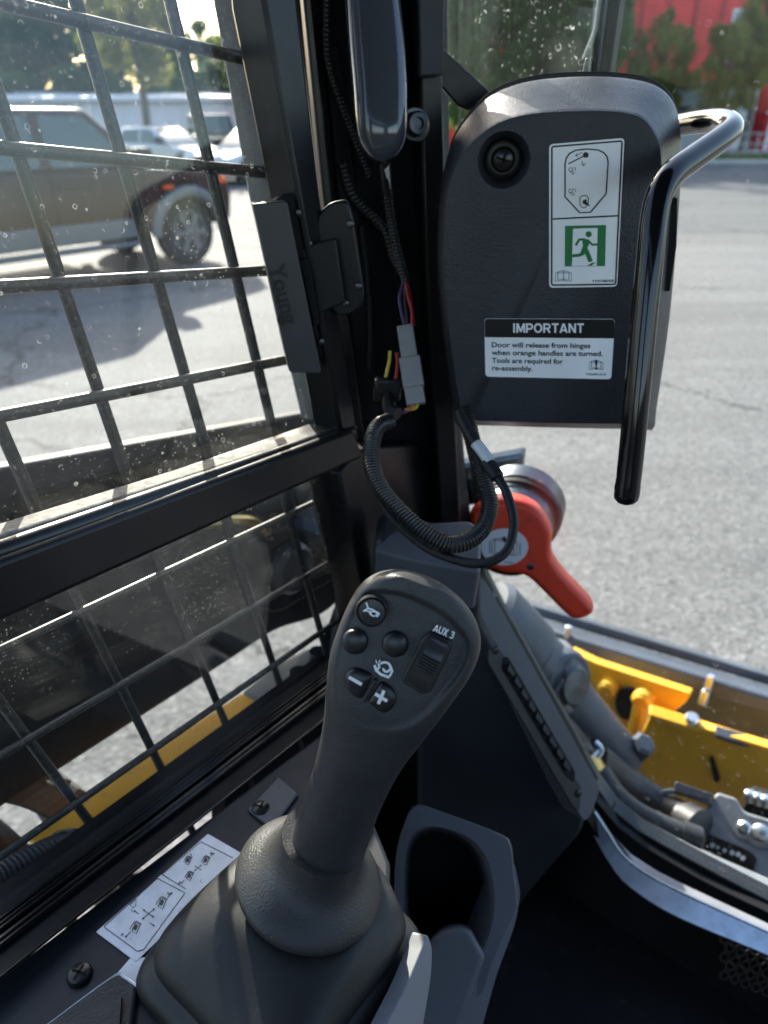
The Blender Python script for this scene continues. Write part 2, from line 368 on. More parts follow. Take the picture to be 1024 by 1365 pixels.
def sstep(a, b, x): t = min(1, max(0, (x - a) / (b - a))); return t * t * (3 - 2 * t)
def screw_mesh(o, ax, r, h, phillips=True):
    mb = MB(); mb.lathe(o, ax, [(r, 0), (r, h * .35), (r * .86, h * .8), (r * .5, h), (r * .02, h * 1.02)], 20, 0)
    if phillips:
        ax = V(ax).normalized(); N = ax.orthogonal().normalized(); N = Matrix.Rotation(.5, 3, ax) @ N; B = ax.cross(N)
        for d, e in ((N, B), (B, N)): mb.box(V(o) + ax * h * .95, d * r * .6, e * r * .1, ax * h * .12, 1)
    return mb
# ================================================================== SETTING OUTSIDE
g = MB(); g.add([(-400, -60, 0), (400, -60, 0), (400, 700, 0), (-400, 700, 0)], [(0, 1, 2, 3)]); struct(g.build('ground', 'asphalt'))
g = MB(); g.add([(-8, 13.5, .004), (90, 11.5, .004), (90, 34.05, .004), (-8, 34.05, .004)], [(0, 1, 2, 3)]); struct(g.build('road', 'asphalt_road'))
g = MB(); g.bx(2, 70, 34.2, 40, -.05, .12); struct(g.build('grass_verge', 'grass'))
g = MB(); g.bx(2, 70, 34, 34.2, -.05, .14); struct(g.build('kerb', 'concrete', bevel=.02))
g = MB(); g.bx(2, 70, 40, 49, -.05, .10); struct(g.build('pavement', 'concrete'))
g = MB()
for i in range(5200):                    # blades on the verge
    x, y = random.uniform(3, 34), random.uniform(34.25, 39.9); h = random.uniform(.05, .16); a = random.uniform(0, 6.28); d = V((math.cos(a), math.sin(a), 0)) * .03
    p = V((x, y, .12)); g.add([p - d, p + d, p + V((random.uniform(-.04, .04), random.uniform(-.04, .04), h))], [(0, 1, 2)])
tag(g.build('grass', 'grass'), 'short green grass on the verge across the road', 'grass', kind='stuff')

# ---- trees: trunk + limbs + leaf clumps
CROWNS = []
for k in range(4):
    rnd = random.Random(20 + k); g = MB(); cl = []
    for i in range(46):
        a, b = rnd.uniform(0, 6.283), rnd.uniform(-1, 1); rr = rnd.uniform(.45, .95); c = math.sqrt(1 - b * b)
        cl.append((V((c * math.cos(a), c * math.sin(a), b)) * rr, rnd.uniform(.13, .30)))
    for i in range(12000):
        c, r = rnd.choice(cl); d = V((rnd.gauss(0, 1), rnd.gauss(0, 1), rnd.gauss(0, 1))).normalized() * r * rnd.uniform(.5, 1.05)
        p = c + d; s = rnd.uniform(.028, .055); u = V((rnd.gauss(0, 1), rnd.gauss(0, 1), rnd.gauss(0, .7))).normalized(); v = u.orthogonal().normalized()
        v = (v + u.cross(v) * rnd.uniform(-1, 1)).normalized(); g.add([p - u * s, p - v * s * .5, p + u * s, p + v * s * .5], [(0, 1, 2, 3)])
    me = bpy.data.meshes.new('crown'); me.from_pydata([tuple(x) for x in g.v], [], g.f); CROWNS.append(me)
def tree(name, x, y, h, rx, rz, leaf, label, k, group):
    t = thing(name, label, 'tree', (x, y, 0), group); rnd = random.Random(k * 31 + int(x * 10))
    g = MB(); top = h - rz * 1.1; g.tube([(x, y, -.1), (x + .1, y, top * .5), (x - .1, y + .1, top), (x, y, h - rz * .5)], (rx * .085, rx * .03), 8)
    for i in range(6):
        a = rnd.uniform(0, 6.28); z0 = h - rz * rnd.uniform(1.0, 1.6); g.tube([(x, y, z0), (x + math.cos(a) * rx * .4, y + math.sin(a) * rx * .4, z0 + rz * .4), (x + math.cos(a) * rx * .75, y + math.sin(a) * rx * .75, z0 + rz * .8)], (rx * .035, rx * .008), 6)
    g.build('trunk', 'bark', t)
    me = CROWNS[k % 4]
    if not me.materials: me.materials.append(None)
    o = bpy.data.objects.new('crown', me); COL.objects.link(o); o.parent = t; o.location = (0, 0, h - rz); o.scale = (rx, rx, rz); o.rotation_euler = (0, 0, rnd.uniform(0, 6))
    o.material_slots[0].link = 'OBJECT'; o.material_slots[0].material = MATS[leaf]
    return t
G1 = 'trees behind the white shed'
TL = [(-43, 78, 15.5, 7.5, 7.5, 'leaf_dark', 'tall dark green tree at far left behind the white shed'),
      (-35.5, 82, 16.5, 7.5, 8, 'leaf_mid', 'rounded mid green tree second from left behind the white shed'),
      (-28.5, 76, 15.5, 6.8, 7.4, 'leaf_dark', 'dark green tree behind the pickup cab and shed'),
      (-23, 80, 14.0, 5.6, 6.6, 'leaf_mid', 'mid green tree behind the middle of the shed'),
      (-17, 78, 9.6, 5.4, 4.6, 'leaf_mid', 'low green tree under the patch of bright sky'),
      (-11.5, 74, 8.6, 4.8, 4.2, 'leaf_mid', 'green tree beside the window post at the shed end'),
      (-5, 80, 9.5, 5.5, 4.6, 'leaf_dark', 'dark tree mostly hidden behind the black post')]
for i, a in enumerate(TL): tree('broadleaf_tree', a[0], a[1], a[2], a[3], a[4], a[5], a[6], i, G1)
for i, (x, y) in enumerate(((-40, 70), (-32, 69), (-25, 70), (-19, 69.5), (-13, 70))):
    tree('hedge_tree', x, y, 5.8, 4.6, 2.9, 'leaf_dark', ['dark bushy tree low behind shed roof, leftmost', 'dark bushy tree low behind shed roof above the pickup', 'dark bushy tree low behind shed roof, middle of five', 'dark bushy tree low behind shed roof above white car', 'dark bushy tree low behind shed roof, rightmost'][i], i + 1, 'bushy trees low behind the shed')
tree('young_tree', -10.6, 36, 8.2, 2.5, 2.6, 'leaf_yellow', 'young yellow green tree standing in front of the white shed', 2, None)
G2 = 'trees in front of the red building'
TR = [(2.6, 41.5, 11, 3.4, 4.6, 'leaf_dark', 'dark tree seen through dirty glass beside the black bracket'),
      (6.6, 43.5, 12, 3.6, 5.0, 'leaf_mid', 'tall green tree seen through dirty glass above the housing'),
      (10.4, 42.5, 11.5, 2.9, 5.2, 'leaf_mid', 'green tree seen just left of the wiper arm'),
      (17.4, 42, 6.4, 1.9, 2.3, 'leaf_yellow', 'yellow green tree against the red wall right of the wiper'),
      (19.6, 44, 8.4, 1.7, 2.8, 'leaf_yellow', 'olive tree against the red wall near the tower'),
      (28.5, 56, 10, 2.5, 4.2, 'leaf_dark', 'dark tree at the far right edge beside the red tower')]
TR += [(14.6, 43.8, 6.6, 1.9, 2.4, 'leaf_yellow', 'small yellow leaved tree low against the red wall'),
       (4.6, 40.5, 9.5, 2.6, 4.4, 'leaf_mid', 'green tree seen through the dirty pane between two dark ones'),
       (8.4, 40.8, 9.0, 2.4, 4.2, 'leaf_dark', 'bushy dark tree just above the housing back plate')]
for i, a in enumerate(TR): tree('street_tree', a[0], a[1], a[2], a[3], a[4], a[5], a[6], i + 2, G2)

# ---- white shed
sh = thing('white_shed', 'long low white shed with ribbed wall behind parked cars', 'shed', (-24, 62, 0))
g = MB(); g.bx(-58, -6, 62, 70, 0, 2.75); g.build('wall', 'shed_white', sh)
g = MB(); g.extr([V((-59, 61.3, 2.78)), V((-5.4, 61.3, 2.78)), V((-5.4, 61.3, 3.05)), V((-59, 61.3, 3.05))], [V((-59, 71, 3.4)), V((-5.4, 71, 3.4)), V((-5.4, 71, 3.7)), V((-59, 71, 3.7))]); g.build('roof', 'shed_roof', sh)
for i in range(40):
    g = MB(); x = -50 + i * 1.1; g.bx(x, x + .42, 61.93, 61.99, .15, 2.7); g.build('wall_panel', 'shed_white', sh)
b = thing('portable_toilet', 'small blue cabin standing against the white shed wall', 'portable toilet', at(196, 186, 56).to_2d().to_3d())
x, y = b.location.x, b.location.y
g = MB(); g.bx(x - .55, x + .55, y - .55, y + .55, 0, 2.1); g.build('cabin', 'blue_sign', b, .04)
g = MB(); g.bx(x - .6, x + .6, y - .6, y + .6, 2.103, 2.3); g.build('roof', 'shed_roof', b, .06)
g = MB(); g.bx(x - .36, x + .36, y - .58, y - .552, .12, 1.95); g.build('door', 'blue_sign', b, .01)

# ---- red building and its neighbours across the road
PR = Pl((0, 50, 0), (0, -1, 0))
rb = thing('red_building', 'large red building behind trees across the road', 'building', (12, 50, 0))
g = MB(); g.bx(3, 22.4, 50, 62, 0, 16); g.build('wall', 'red_wall', rb)
g = MB()
g.bx(22.6, 24.3, 49.2, 53, 0, 9.2); g.build('tower', 'red_wall', rb)
for i, x in enumerate((20.9,)):
    f = MB(); f.bx(x - .75, x + .75, 49.93, 49.99, 4.6, 7.2); fo = f.build('window', 'white_wall', rb)
    f = MB(); f.bx(x - .62, x + .62, 49.90, 49.925, 4.72, 7.08); f.build('pane', 'car_glass', fo)
f = MB(); f.bx(22.95, 23.75, 49.12, 49.19, 5.2, 7.6); fo = f.build('window', 'white_wall', rb)
f = MB(); f.bx(23.05, 23.65, 49.09, 49.115, 5.3, 7.5); f.build('pane', 'car_glass', fo)
for i in range(12):
    f = MB(); f.bx(4 + i * 1.55, 4.16 + i * 1.55, 49.88, 49.98, 3.6, 15.5); f.build('pilaster', 'red_wall_dark', rb)
f = MB(); f.bx(3, 22.4, 49.9, 49.98, 3.2, 3.55); f.build('ledge', 'white_wall', rb)
tl = thing('wall_lantern', 'white globe lantern on top of the red tower', 'lantern', (23.3, 49.1, 7.9))
g = MB(); g.lathe((23.3, 48.95, 7.9), (0, 0, 1), [(.05, -.1), (.28, .05), (.34, .5), (.28, .95), (.05, 1.1)], 16); g.build('globe', 'white_wall', tl)
g = MB(); g.bx(23.25, 23.35, 48.9, 49.19, 7.7, 7.8); g.build('bracket', 'truck_grey', tl)
gw = thing('grey_outbuilding', 'low grey outbuilding left of the red fence', 'outbuilding', (18.5, 47.6, 0))
g = MB(); g.bx(15.2, 21.0, 46.2, 49, .1, 3.3); g.build('wall', 'grey_wall', gw)
g = MB(); g.bx(15.0, 21.1, 46.0, 49.2, 3.303, 3.45); g.build('roof', 'shed_roof', gw)
g = MB(); g.bx(19.6, 20.6, 46.13, 46.19, .15, 2.3); g.build('door', 'white_wall', gw)
g = MB(); g.bx(16.2, 18.4, 46.13, 46.19, 1.1, 2.3); g.build('window', 'car_glass', gw)
wc = thing('white_column', 'white rounded column standing in front of the white house', 'column', (23.3, 46.5, .1))
g = MB(); g.lathe((23.3, 46.5, .1), (0, 0, 1), [(.5, 0), (.5, .5), (.38, .6), (.36, 3.6), (.46, 3.8), (.46, 4.4), (.36, 5.2), (.16, 5.7), (.02, 5.85)], 20); g.build('shaft', 'white_wall', wc)
wh = thing('white_house', 'white house at the right edge beyond the red fence', 'house', (26.5, 47, 0))
g = MB(); g.bx(24.0, 33, 47.5, 54, 0, 4.3); g.build('wall', 'white_wall', wh)
g = MB(); g.bx(23.8, 33.2, 47.3, 54.2, 4.303, 4.5); g.build('roof', 'shed_roof', wh)
rf = thing('red_fence', 'red fence with white pickets along the pavement', 'fence', (21.2, 45, .1))
g = MB(); g.bx(21.2, 31, 45.05, 45.2, .1, 3.0); g.build('backing', 'red_wall', rf)
g = MB(); g.bx(21.1, 31, 44.9, 45.02, 3.003, 3.15); g.build('top_rail', 'white_wall', rf)
g = MB(); g.bx(21.1, 31, 44.95, 45.04, 1.9, 2.0); g.build('middle_rail', 'white_wall', rf)
for i in range(20):
    g = MB(); x = 21.3 + i * .46; g.bx(x, x + .2, 44.86, 44.94, .12, 1.88); g.build('picket', 'white_wall', rf)
gd = thing('guard_rail', 'thin grey railing along the pavement edge', 'railing', (15, 41, .1))
for i in range(9): g = MB(); x = 12.5 + i * 2.2; g.tube([(x, 41, .1), (x, 41, 1.05)], .035, 8, spl=False); g.build('post', 'grey_wall', gd)
for z in (.55, 1.02): g = MB(); g.tube([(12.5, 41, z), (30.1, 41, z)], .03, 8, spl=False); g.build('rail', 'grey_wall', gd)

# ---- vehicles (local: x forward, y left, front axle at x = 0)
def arch(cx, z, r, n=10): return [(cx + r * math.cos(math.pi * i / n), z + r * math.sin(math.pi * i / n)) for i in range(n + 1)]
def vehicle(name, label, loc, rz, paint, prof, green, wb, wr, hw, glass='car_glass', flare=None, group=None, panes=(), cat='car', wid=.24, lights=True):
    t = thing(name, label, cat, loc, group); t.rotation_euler = (0, 0, R(rz)); t.empty_display_size = .3
    g = MB(); A = [V((x, -hw, z)) for x, z in prof]; B = [V((x, hw, z)) for x, z in prof]; g.extr(A, B); g.build('body', paint, t, .07, 3, local=True)
    lo, hi = green                                # greenhouse: base outline and roof outline
    g = MB(); (x0, x1, z0), (x2, x3, z1) = lo, hi; hi_w = hw - .17
    g.extr([V((x0, -hw + .04, z0)), V((x1, -hw + .04, z0)), V((x1, hw - .04, z0)), V((x0, hw - .04, z0))], [V((x2, -hi_w, z1)), V((x3, -hi_w, z1)), V((x3, hi_w, z1)), V((x2, hi_w, z1))]); g.build('cabin', paint, t, .09, 3, local=True)
    def side(x, z, s): f = (z - z0) / (z1 - z0); return V((x, s * ((hw - .04) * (1 - f) + hi_w * f + .012), z))
    for s in (-1, 1):
        for q in panes:
            g = MB(); A = [side(x, z, s) for x, z in rpoly(q, .05, 3)]; g.extr(A, [a + V((0, -s * .02, 0)) for a in A]); g.build('side_window', glass, t, local=True)
    def lin(f, s): return V((x1 * (1 - f) + x3 * f + .012, s * ((hw - .12) * (1 - f) + (hi_w - .1) * f), z0 * (1 - f) + z1 * f))
    def lir(f, s): return V((x0 * (1 - f) + x2 * f - .012, s * ((hw - .12) * (1 - f) + (hi_w - .1) * f), z0 * (1 - f) + z1 * f))
    for nm, fn, e in (('windscreen', lin, -.02), ('rear_window', lir, .02)):
        A = [fn(.1, -1), fn(.1, 1), fn(.88, 1), fn(.88, -1)]; g = MB(); g.extr(A, [a + V((e, 0, 0)) for a in A]); g.build(nm, glass, t, local=True)
    for cx in (0, -wb):
        for s in (-1, 1):
            c = V((cx, s * (hw - .03), wr)); g = MB(); g.lathe(c, (0, s, 0), [(wr * .6, -wid), (wr * .93, -wid), (wr, -wid * .8), (wr, -.03), (wr * .93, 0), (wr * .66, .005)], 32, capa=True, capb=False)
            wo = g.build('wheel', 'tyre', t, local=True)
            g = MB(); g.lathe(c + V((0, -s * .05, 0)), (0, s, 0), [(wr * .66, .05), (wr * .60, .05), (wr * .56, .0)], 28, capa=False)
            for k in range(6):
                a = k * math.pi / 3; d = V((math.cos(a), 0, math.sin(a))); e = V((-math.sin(a), 0, math.cos(a)))
                g.box(c + d * wr * .33 + V((0, s * -.005, 0)), d * wr * .28, e * wr * .09, V((0, .03, 0)))
            g.lathe(c + V((0, -s * .03, 0)), (0, s, 0), [(wr * .16, 0), (wr * .16, .05), (wr * .1, .06)], 16); r_ = g.build('rim', 'alloy', wo, local=True)
            if flare:
                P = [V((cx + (wr + .12) * math.cos(math.pi * (i / 12)), s * (hw + .01), wr + (wr + .10) * math.sin(math.pi * (i / 12)))) for i in range(13)]
                g = MB(); g.tube(P, .075, 8, spl=False); g.build('fender_flare', flare, t, local=True)
    if lights:
        xf = max(x for x, z in prof)
        for s in (-1, 1):
            g = MB(); g.bx(xf - .10, xf + .015, s * hw * .62 - .2, s * hw * .62 + .2, .62, .80); g.build('headlight', 'lamp_clear', t, .03, local=True)
        g = MB(); g.bx(xf - .1, xf + .012, -hw * .3, hw * .3, .45, .78); g.build('grille', 'black_matte', t, .02, local=True)
    for s in (-1, 1):
        g = MB(); g.bx(x1 - .38, x1 - .16, s * (hw + .02) - .02 if s > 0 else -hw - .24, hw + .24 if s > 0 else -hw - .0, z0 + .02, z0 + .24); g.build('wing_mirror', 'black_matte', t, .05, local=True)
    return t
WR = .41
tp = [(.70, .52), (.74, .80), (.70, 1.02), (.55, 1.13), (-.45, 1.20), (-4.9, 1.22), (-4.95, .55), (-4.2, .50)] + arch(-3.65, .45, -.52)[:] + [(-3.0, .46), (-.70, .46)] + arch(0, .45, -.52) + [(.62, .5)]
# wheel arch points must run rear to front above the axle
tp = [(.70, .52), (.74, .80), (.70, 1.02), (.55, 1.13), (-.45, 1.20), (-4.9, 1.22), (-4.95, .55), (-4.25, .50)] + [(-3.65 - .52 * math.cos(math.pi * i / 10), .45 + .52 * math.sin(math.pi * i / 10)) for i in range(11)] + [(-3.05, .46), (-.60, .46)] + [(-.52 * math.cos(math.pi * i / 10), .45 + .52 * math.sin(math.pi * i / 10)) for i in range(11)] + [(.60, .5)]
truck = vehicle('pickup_truck', 'dark maroon pickup truck with grey fender flares parked beyond the window', (-3.27, 10.66, 0), 50, 'truck_paint', tp, ((-3.3, -.40, 1.195), (-3.05, -1.10, 1.84)), 3.65, WR, .93, 'truck_glass', 'truck_grey', None,
        [[(-.68, 1.25), (-1.18, 1.75), (-1.72, 1.77), (-1.72, 1.25)], [(-1.84, 1.25), (-1.84, 1.77), (-2.85, 1.75), (-2.95, 1.25)]], 'pickup')
for s in (-1, 1):
    g = MB(); g.bx(-3.0, -.66, s * .94 - .03, s * .94 + .03, .44, .66); g.build('lower_cladding', 'truck_grey', truck, .02, local=True)
    g = MB(); g.bx(-2.95, -.75, s * 1.0 - .09, s * 1.0 + .09, .36, .41); g.build('running_board', 'truck_grey', truck, .015, local=True)
    for x in (-.62, -1.78, -2.9):
        g = MB(); g.bx(x - .006, x + .006, s * .932 - .004, s * .932 + .004, .68, 1.2); g.build('door_seam', 'black_matte', truck, local=True)
    for x in (-1.62, -2.75):
        g = MB(); g.bx(x - .1, x + .1, s * .95 - .02, s * .95 + .02, 1.04, 1.08); g.build('door_handle', 'truck_paint', truck, .01, local=True)
    g = MB(); g.bx(.50, .66, s * .94 - .015, s * .94 + .015, .98, 1.06); g.build('side_marker', 'lamp_orange', truck, .01, local=True)
g = MB(); g.bx(-.35, -.20, -.97, -.93, .95, 1.0); g.build('side_marker', 'lamp_orange', truck, .01, local=True)

cp = [(.85, .28), (.90, .55), (.78, .72), (-.55, .92), (-3.55, .98), (-3.75, .85), (-3.75, .35), (-3.25, .25)] + [(-2.7 - .36 * math.cos(math.pi * i / 8), .30 + .36 * math.sin(math.pi * i / 8)) for i in range(9)] + [(-2.3, .22), (-.4, .22)] + [(-.36 * math.cos(math.pi * i / 8), .30 + .36 * math.sin(math.pi * i / 8)) for i in range(9)] + [(.45, .24)]
cg = ((-3.35, -.55, .93), (-2.75, -1.35, 1.44))
cpn = [[(-.95, .98), (-1.40, 1.38), (-1.85, 1.39), (-1.85, .98)], [(-1.93, .98), (-1.93, 1.39), (-2.6, 1.37), (-2.95, .98)]]
vehicle('white_car', 'white sedan nearest the window post, nose towards the pickup', (-4.75, 23.6, 0), -122, 'car_white', cp, cg, 2.7, .32, .88, group='parked cars by the shed', panes=cpn)
vehicle('silver_car', 'silver sedan parked right behind the pickup bonnet', (-6.4, 27.6, 0), -28, 'car_silver', cp, cg, 2.7, .32, .88, group='parked cars by the shed', panes=cpn)
sp = [(.85, .40), (.9, .75), (.80, 1.0), (-.5, 1.12), (-3.6, 1.15), (-3.7, .9), (-3.7, .45), (-3.3, .38)] + [(-2.75 - .42 * math.cos(math.pi * i / 8), .38 + .42 * math.sin(math.pi * i / 8)) for i in range(9)] + [(-2.3, .34), (-.45, .34)] + [(-.42 * math.cos(math.pi * i / 8), .38 + .42 * math.sin(math.pi * i / 8)) for i in range(9)] + [(.5, .38)]
vehicle('dark_suv', 'boxy black off-roader parked between the two light cars', (-6.9, 33.5, 0), -70, 'car_dark', sp, ((-3.6, -.5, 1.11), (-3.45, -1.0, 1.86)), 2.75, .38, .92, group=None, panes=[[(-.85, 1.16), (-1.15, 1.74), (-1.9, 1.76), (-1.9, 1.16)], [(-2.0, 1.16), (-2.0, 1.76), (-3.3, 1.74), (-3.35, 1.16)]])
# ================================================================== THE LOADER, OUTSIDE THE CAB
def PWf(o): return Pl(CAM + NW * (.42 + o), NW)
def PDf(o): return Pl(CAM + FH * (.63 + o), FH)
la = thing('lift_arm', 'black loader lift arm running past the side window', 'lift arm', PWf(.3).pt(150, 900))
P = PWf(.15)
g = MB(); g.prism(rpoly([(-160, 652), (0, 624), (422, 548), (560, 524), (560, 700), (430, 822), (370, 838), (300, 885), (60, 1040), (-160, 1180)], [0, 0, 0, 0, 0, 20, 20, 10, 10, 0]), P, 0, .022); g.build('beam', 'arm_paint', la, .004, 3)
g = MB(); g.prism([(-160, 720), (0, 690), (422, 610), (520, 600), (430, 780), (300, 850), (60, 1000), (-160, 1130)], P, .0225, .10); g.build('beam_back', 'arm_paint', la, .01, 3)
g = MB(); g.prism(rpoly([(-160, 760), (140, 690), (250, 700), (200, 800), (60, 905), (-160, 1000)], 20), P, -.012, -.001); g.build('side_plate', 'arm_paint', la, .004)
g = MB(); g.prism(rpoly([(300, 720), (400, 690), (450, 760), (360, 815), (310, 800)], 14), P, -.014, -.001); g.build('pivot_plate', 'arm_paint', la, .004)
g = MB(); g.lathe(P.pt(375, 752), -NW, [(.032, .0), (.032, .022), (.026, .028), (.0, .03)], 24); g.build('pivot_pin', 'machine_dark', la)
g = MB(); g.tube([P.pt(-80, 800) - NW * .02, P.pt(60, 760) - NW * .025, P.pt(180, 730) - NW * .022, P.pt(310, 660) - NW * .02], .008, 10); g.build('hydraulic_line', 'hose_rubber', la)
g = MB(); g.tube([P.pt(-80, 870) - NW * .02, P.pt(40, 850) - NW * .025, P.pt(120, 790) - NW * .02], .012, 10); g.build('hydraulic_line', 'arm_paint', la)
g = MB(); g.tube([P.pt(230, 690) - NW * .03, P.pt(285, 680) - NW * .05, P.pt(330, 700) - NW * .03], .006, 8); g.build('harness', 'brass', la)
lk = thing('arm_sheen_plate', 'added dark blue plate giving the lift arm bend its sky sheen', 'link plate', PWf(.2).pt(400, 660))
Pk2 = Pl(PWf(.125).pt(410, 690), (-.35, -.15, .92))
g = MB(); g.prism(rpoly([(330, 690), (350, 600), (520, 560), (520, 745), (400, 705)], 6), Pk2, -.02, 0); g.build('plate', 'machine_dark', lk, .003)  # added plate, tilted up and dark blue to give the arm's sky sheen
# fender strip and deck beside the track
fs = thing('fender_strip', 'yellow fender edge below the lower side window', 'fender', PWf(.12).pt(250, 1010))
P = Pl(PWf(.10).pt(250, 1015), (NW.x * .9, NW.y * .9, 0))
g = MB(); g.prism([(60, 1142), (160, 1070), (348, 942), (356, 975), (170, 1125), (60, 1215)], P, 0, .012); g.build('edge', 'machine_yellow', fs, .003)
g = MB(); g.prism([(60, 1138), (160, 1066), (348, 938), (349, 944), (160, 1073), (60, 1145)], P, -.002, .03); g.build('lip', 'machine_yellow', fs, .002)
db = thing('bracket_block', 'grey steel bracket block at the end of the yellow fender', 'bracket', PWf(.1).pt(390, 930))
g = MB(); g.prism(rpoly([(345, 935), (395, 895), (440, 870), (445, 930), (350, 985)], 10), PWf(.10), -.02, .03); g.build('block', 'machine_grey', db, .004)
g = MB(); g.lathe(PWf(.08).pt(424, 880), (0, 0, 1), [(.012, -.02), (.012, .008), (.010, .014)], 12); g.build('bolt', 'steel', db)
g = MB(); g.lathe(PWf(.08).pt(400, 905), (0, 0, 1), [(.016, -.02), (.016, .004), (.012, .010)], 12); g.build('bolt', 'steel', db)
ty = thing('track_wheel', 'black rubber track rounding the idler below the window', 'track', PWf(.2).pt(60, 1090))
P = PWf(.17)
def arcband(cx, cy, r0, r1, a0, a1, n=20): return [(cx + r0 * math.cos(R(a0 + (a1 - a0) * i / n)), cy + r0 * math.sin(R(a0 + (a1 - a0) * i / n))) for i in range(n + 1)] + [(cx + r1 * math.cos(R(a1 + (a0 - a1) * i / n)), cy + r1 * math.sin(R(a1 + (a0 - a1) * i / n))) for i in range(n + 1)]
g = MB(); g.prism(arcband(-20, 1230, 205, 160, -115, -10), P, 0, .10); g.build('belt', 'tyre', ty, .004)
g = MB(); g.prism(arcband(-30, 1250, 138, 100, -120, -5), P, 0, .08); g.build('wheel_rim', 'tyre', ty, .004)
for i in range(14):
    a = R(-112 + i * 7.4); c = P.pt(-20 + 212 * math.cos(a), 1230 + 212 * math.sin(a)); e = (P.pt(-20 + 222 * math.cos(a), 1230 + 222 * math.sin(a)) - c); tdir = e.cross(NW).normalized()
    g = MB(); g.box(c + NW * .05, e * .8, tdir * .008, NW * .05); g.build('lug', 'tyre', ty, .002)
ch = thing('hydraulic_hose', 'thick ribbed black hose lying below the lower window', 'hose', PWf(.05).pt(40, 1155))
g = MB(); g.conduit([PWf(.05).pt(-90, 1230), PWf(.05).pt(0, 1172), PWf(.05).pt(60, 1140), PWf(.055).pt(98, 1125)], .0125, .0036, .14, 16); g.build('sleeve', 'hose_rubber', ch)
g = MB(); g.tube([PWf(.055).pt(80, 1130), PWf(.06).pt(100, 1128), PWf(.08).pt(125, 1150), PWf(.1).pt(140, 1190)], .0135, 14); g.build('end_sleeve', 'hose_rubber', ch)

# ---- in front of the door
cb = thing('cross_bar', 'dark steel crossbar across the front of the loader', 'crossbar', PDf(.60).pt(900, 880))
P = Pl(PDf(.60).pt(900, 880), (FH * .94 - ZZ * .34))
def barq(y0, y1): return [(640, 793 + y0), (765, 832 + y0), (1120, 940 + y0), (1120, 940 + y1), (765, 832 + y1), (640, 793 + y1)]
g = MB(); g.prism(barq(13, 38), P, -.02, .05); g.build('tube', 'machine_dark', cb, .008, 3)
g = MB(); g.prism(barq(0, 14), P, .05, .08); g.build('edge_plate', 'machine_dark', cb, .003)
g = MB(); g.prism(barq(38, 92), Pl(P.pt(900, 900) + FH * .06, P.n), 0, .02); g.build('skirt', 'machine_dark', cb, .004)
g = MB(); g.lathe(P.pt(947, 912) - P.n * .02, (0, 0, 1), [(.008, -.03), (.008, .02), (.006, .028), (.0, .028)], 12)
g.lathe(P.pt(943, 922) - P.n * .025, (0, 0, 1), [(.009, -.02), (.009, .008), (.007, .012), (.0, .012)], 12); g.build('bolt', 'bolt_bright', cb)
g = MB(); g.lathe(P.pt(762, 838) - P.n * .02, (0, 0, 1), [(.007, -.03), (.007, .01), (.0, .012)], 12); g.build('bolt', 'bolt_bright', cb)
yf = thing('yellow_frame', 'yellow front frame plates with a slot and bolts', 'frame', PDf(.42).pt(930, 1000))
P = PDf(.46)
g = MB(); g.prism(rpoly([(760, 868), (793, 884), (921, 926), (914, 937), (896, 951), (862, 942), (862, 1040), (780, 1020)], [0, 0, 4, 4, 6, 4, 0, 0]), P, 0, .02); g.build('rear_plate', 'machine_yellow', yf, .003)
g = MB(); g.prism(circ(838, 936, 17, 20, 22), P, -.006, -.001); g.build('plate_hole', 'rubber', yf, .002)
g = MB(); g.lathe(P.pt(814, 912), -FH, [(.018, -.0), (.018, .02), (.012, .026), (.0, .027)], 14); g.build('boss', 'machine_yellow', yf)
g = MB(); g.lathe(P.pt(861, 926), -FH, [(.020, -.0), (.020, .022), (.014, .03), (.0, .031)], 14); g.build('boss', 'machine_yellow', yf)
g = MB(); g.tube([P.pt(860, 930) - FH * .02, P.pt(852, 975) - FH * .03], .014, 10, spl=False); g.build('gusset', 'machine_yellow', yf)
P = PDf(.40)
g = MB()
slot = [(946, 1008), (951, 1007), (961, 1038), (957, 1042), (953, 1040)]
main = [(868, 950), (1120, 1026), (1120, 1120), (850, 1060), (842, 1020), (852, 985)]
g.prism(rpoly(main, [8, 0, 0, 0, 10, 10]), P, 0, .02); g.build('front_plate', 'machine_yellow', yf, .003)
g = MB(); g.prism(rpoly(slot, 2), P, -.004, -.0005); g.build('slot', 'black_matte', yf)
pf = Pl(P.pt(950, 980), ZZ * .96 - FH * .28)
g = MB(); g.prism(rpoly([(866, 938), (957, 966), (1120, 1018), (1120, 1032), (866, 953)], 3), pf, -.012, 0); g.build('flange', 'machine_yellow', yf, .003)
g = MB(); g.lathe(pf.pt(922, 961), pf.n, [(.012, 0), (.012, .010), (.009, .014), (.0, .014)], 12); g.build('bolt', 'bolt_bright', yf)
g = MB(); g.prism([(953, 966), (1120, 1014), (1120, 1034), (955, 980)], Pl(pf.p + ZZ * .012, pf.n), -.010, 0); g.build('grip_strip', 'machine_dark', yf, .002)
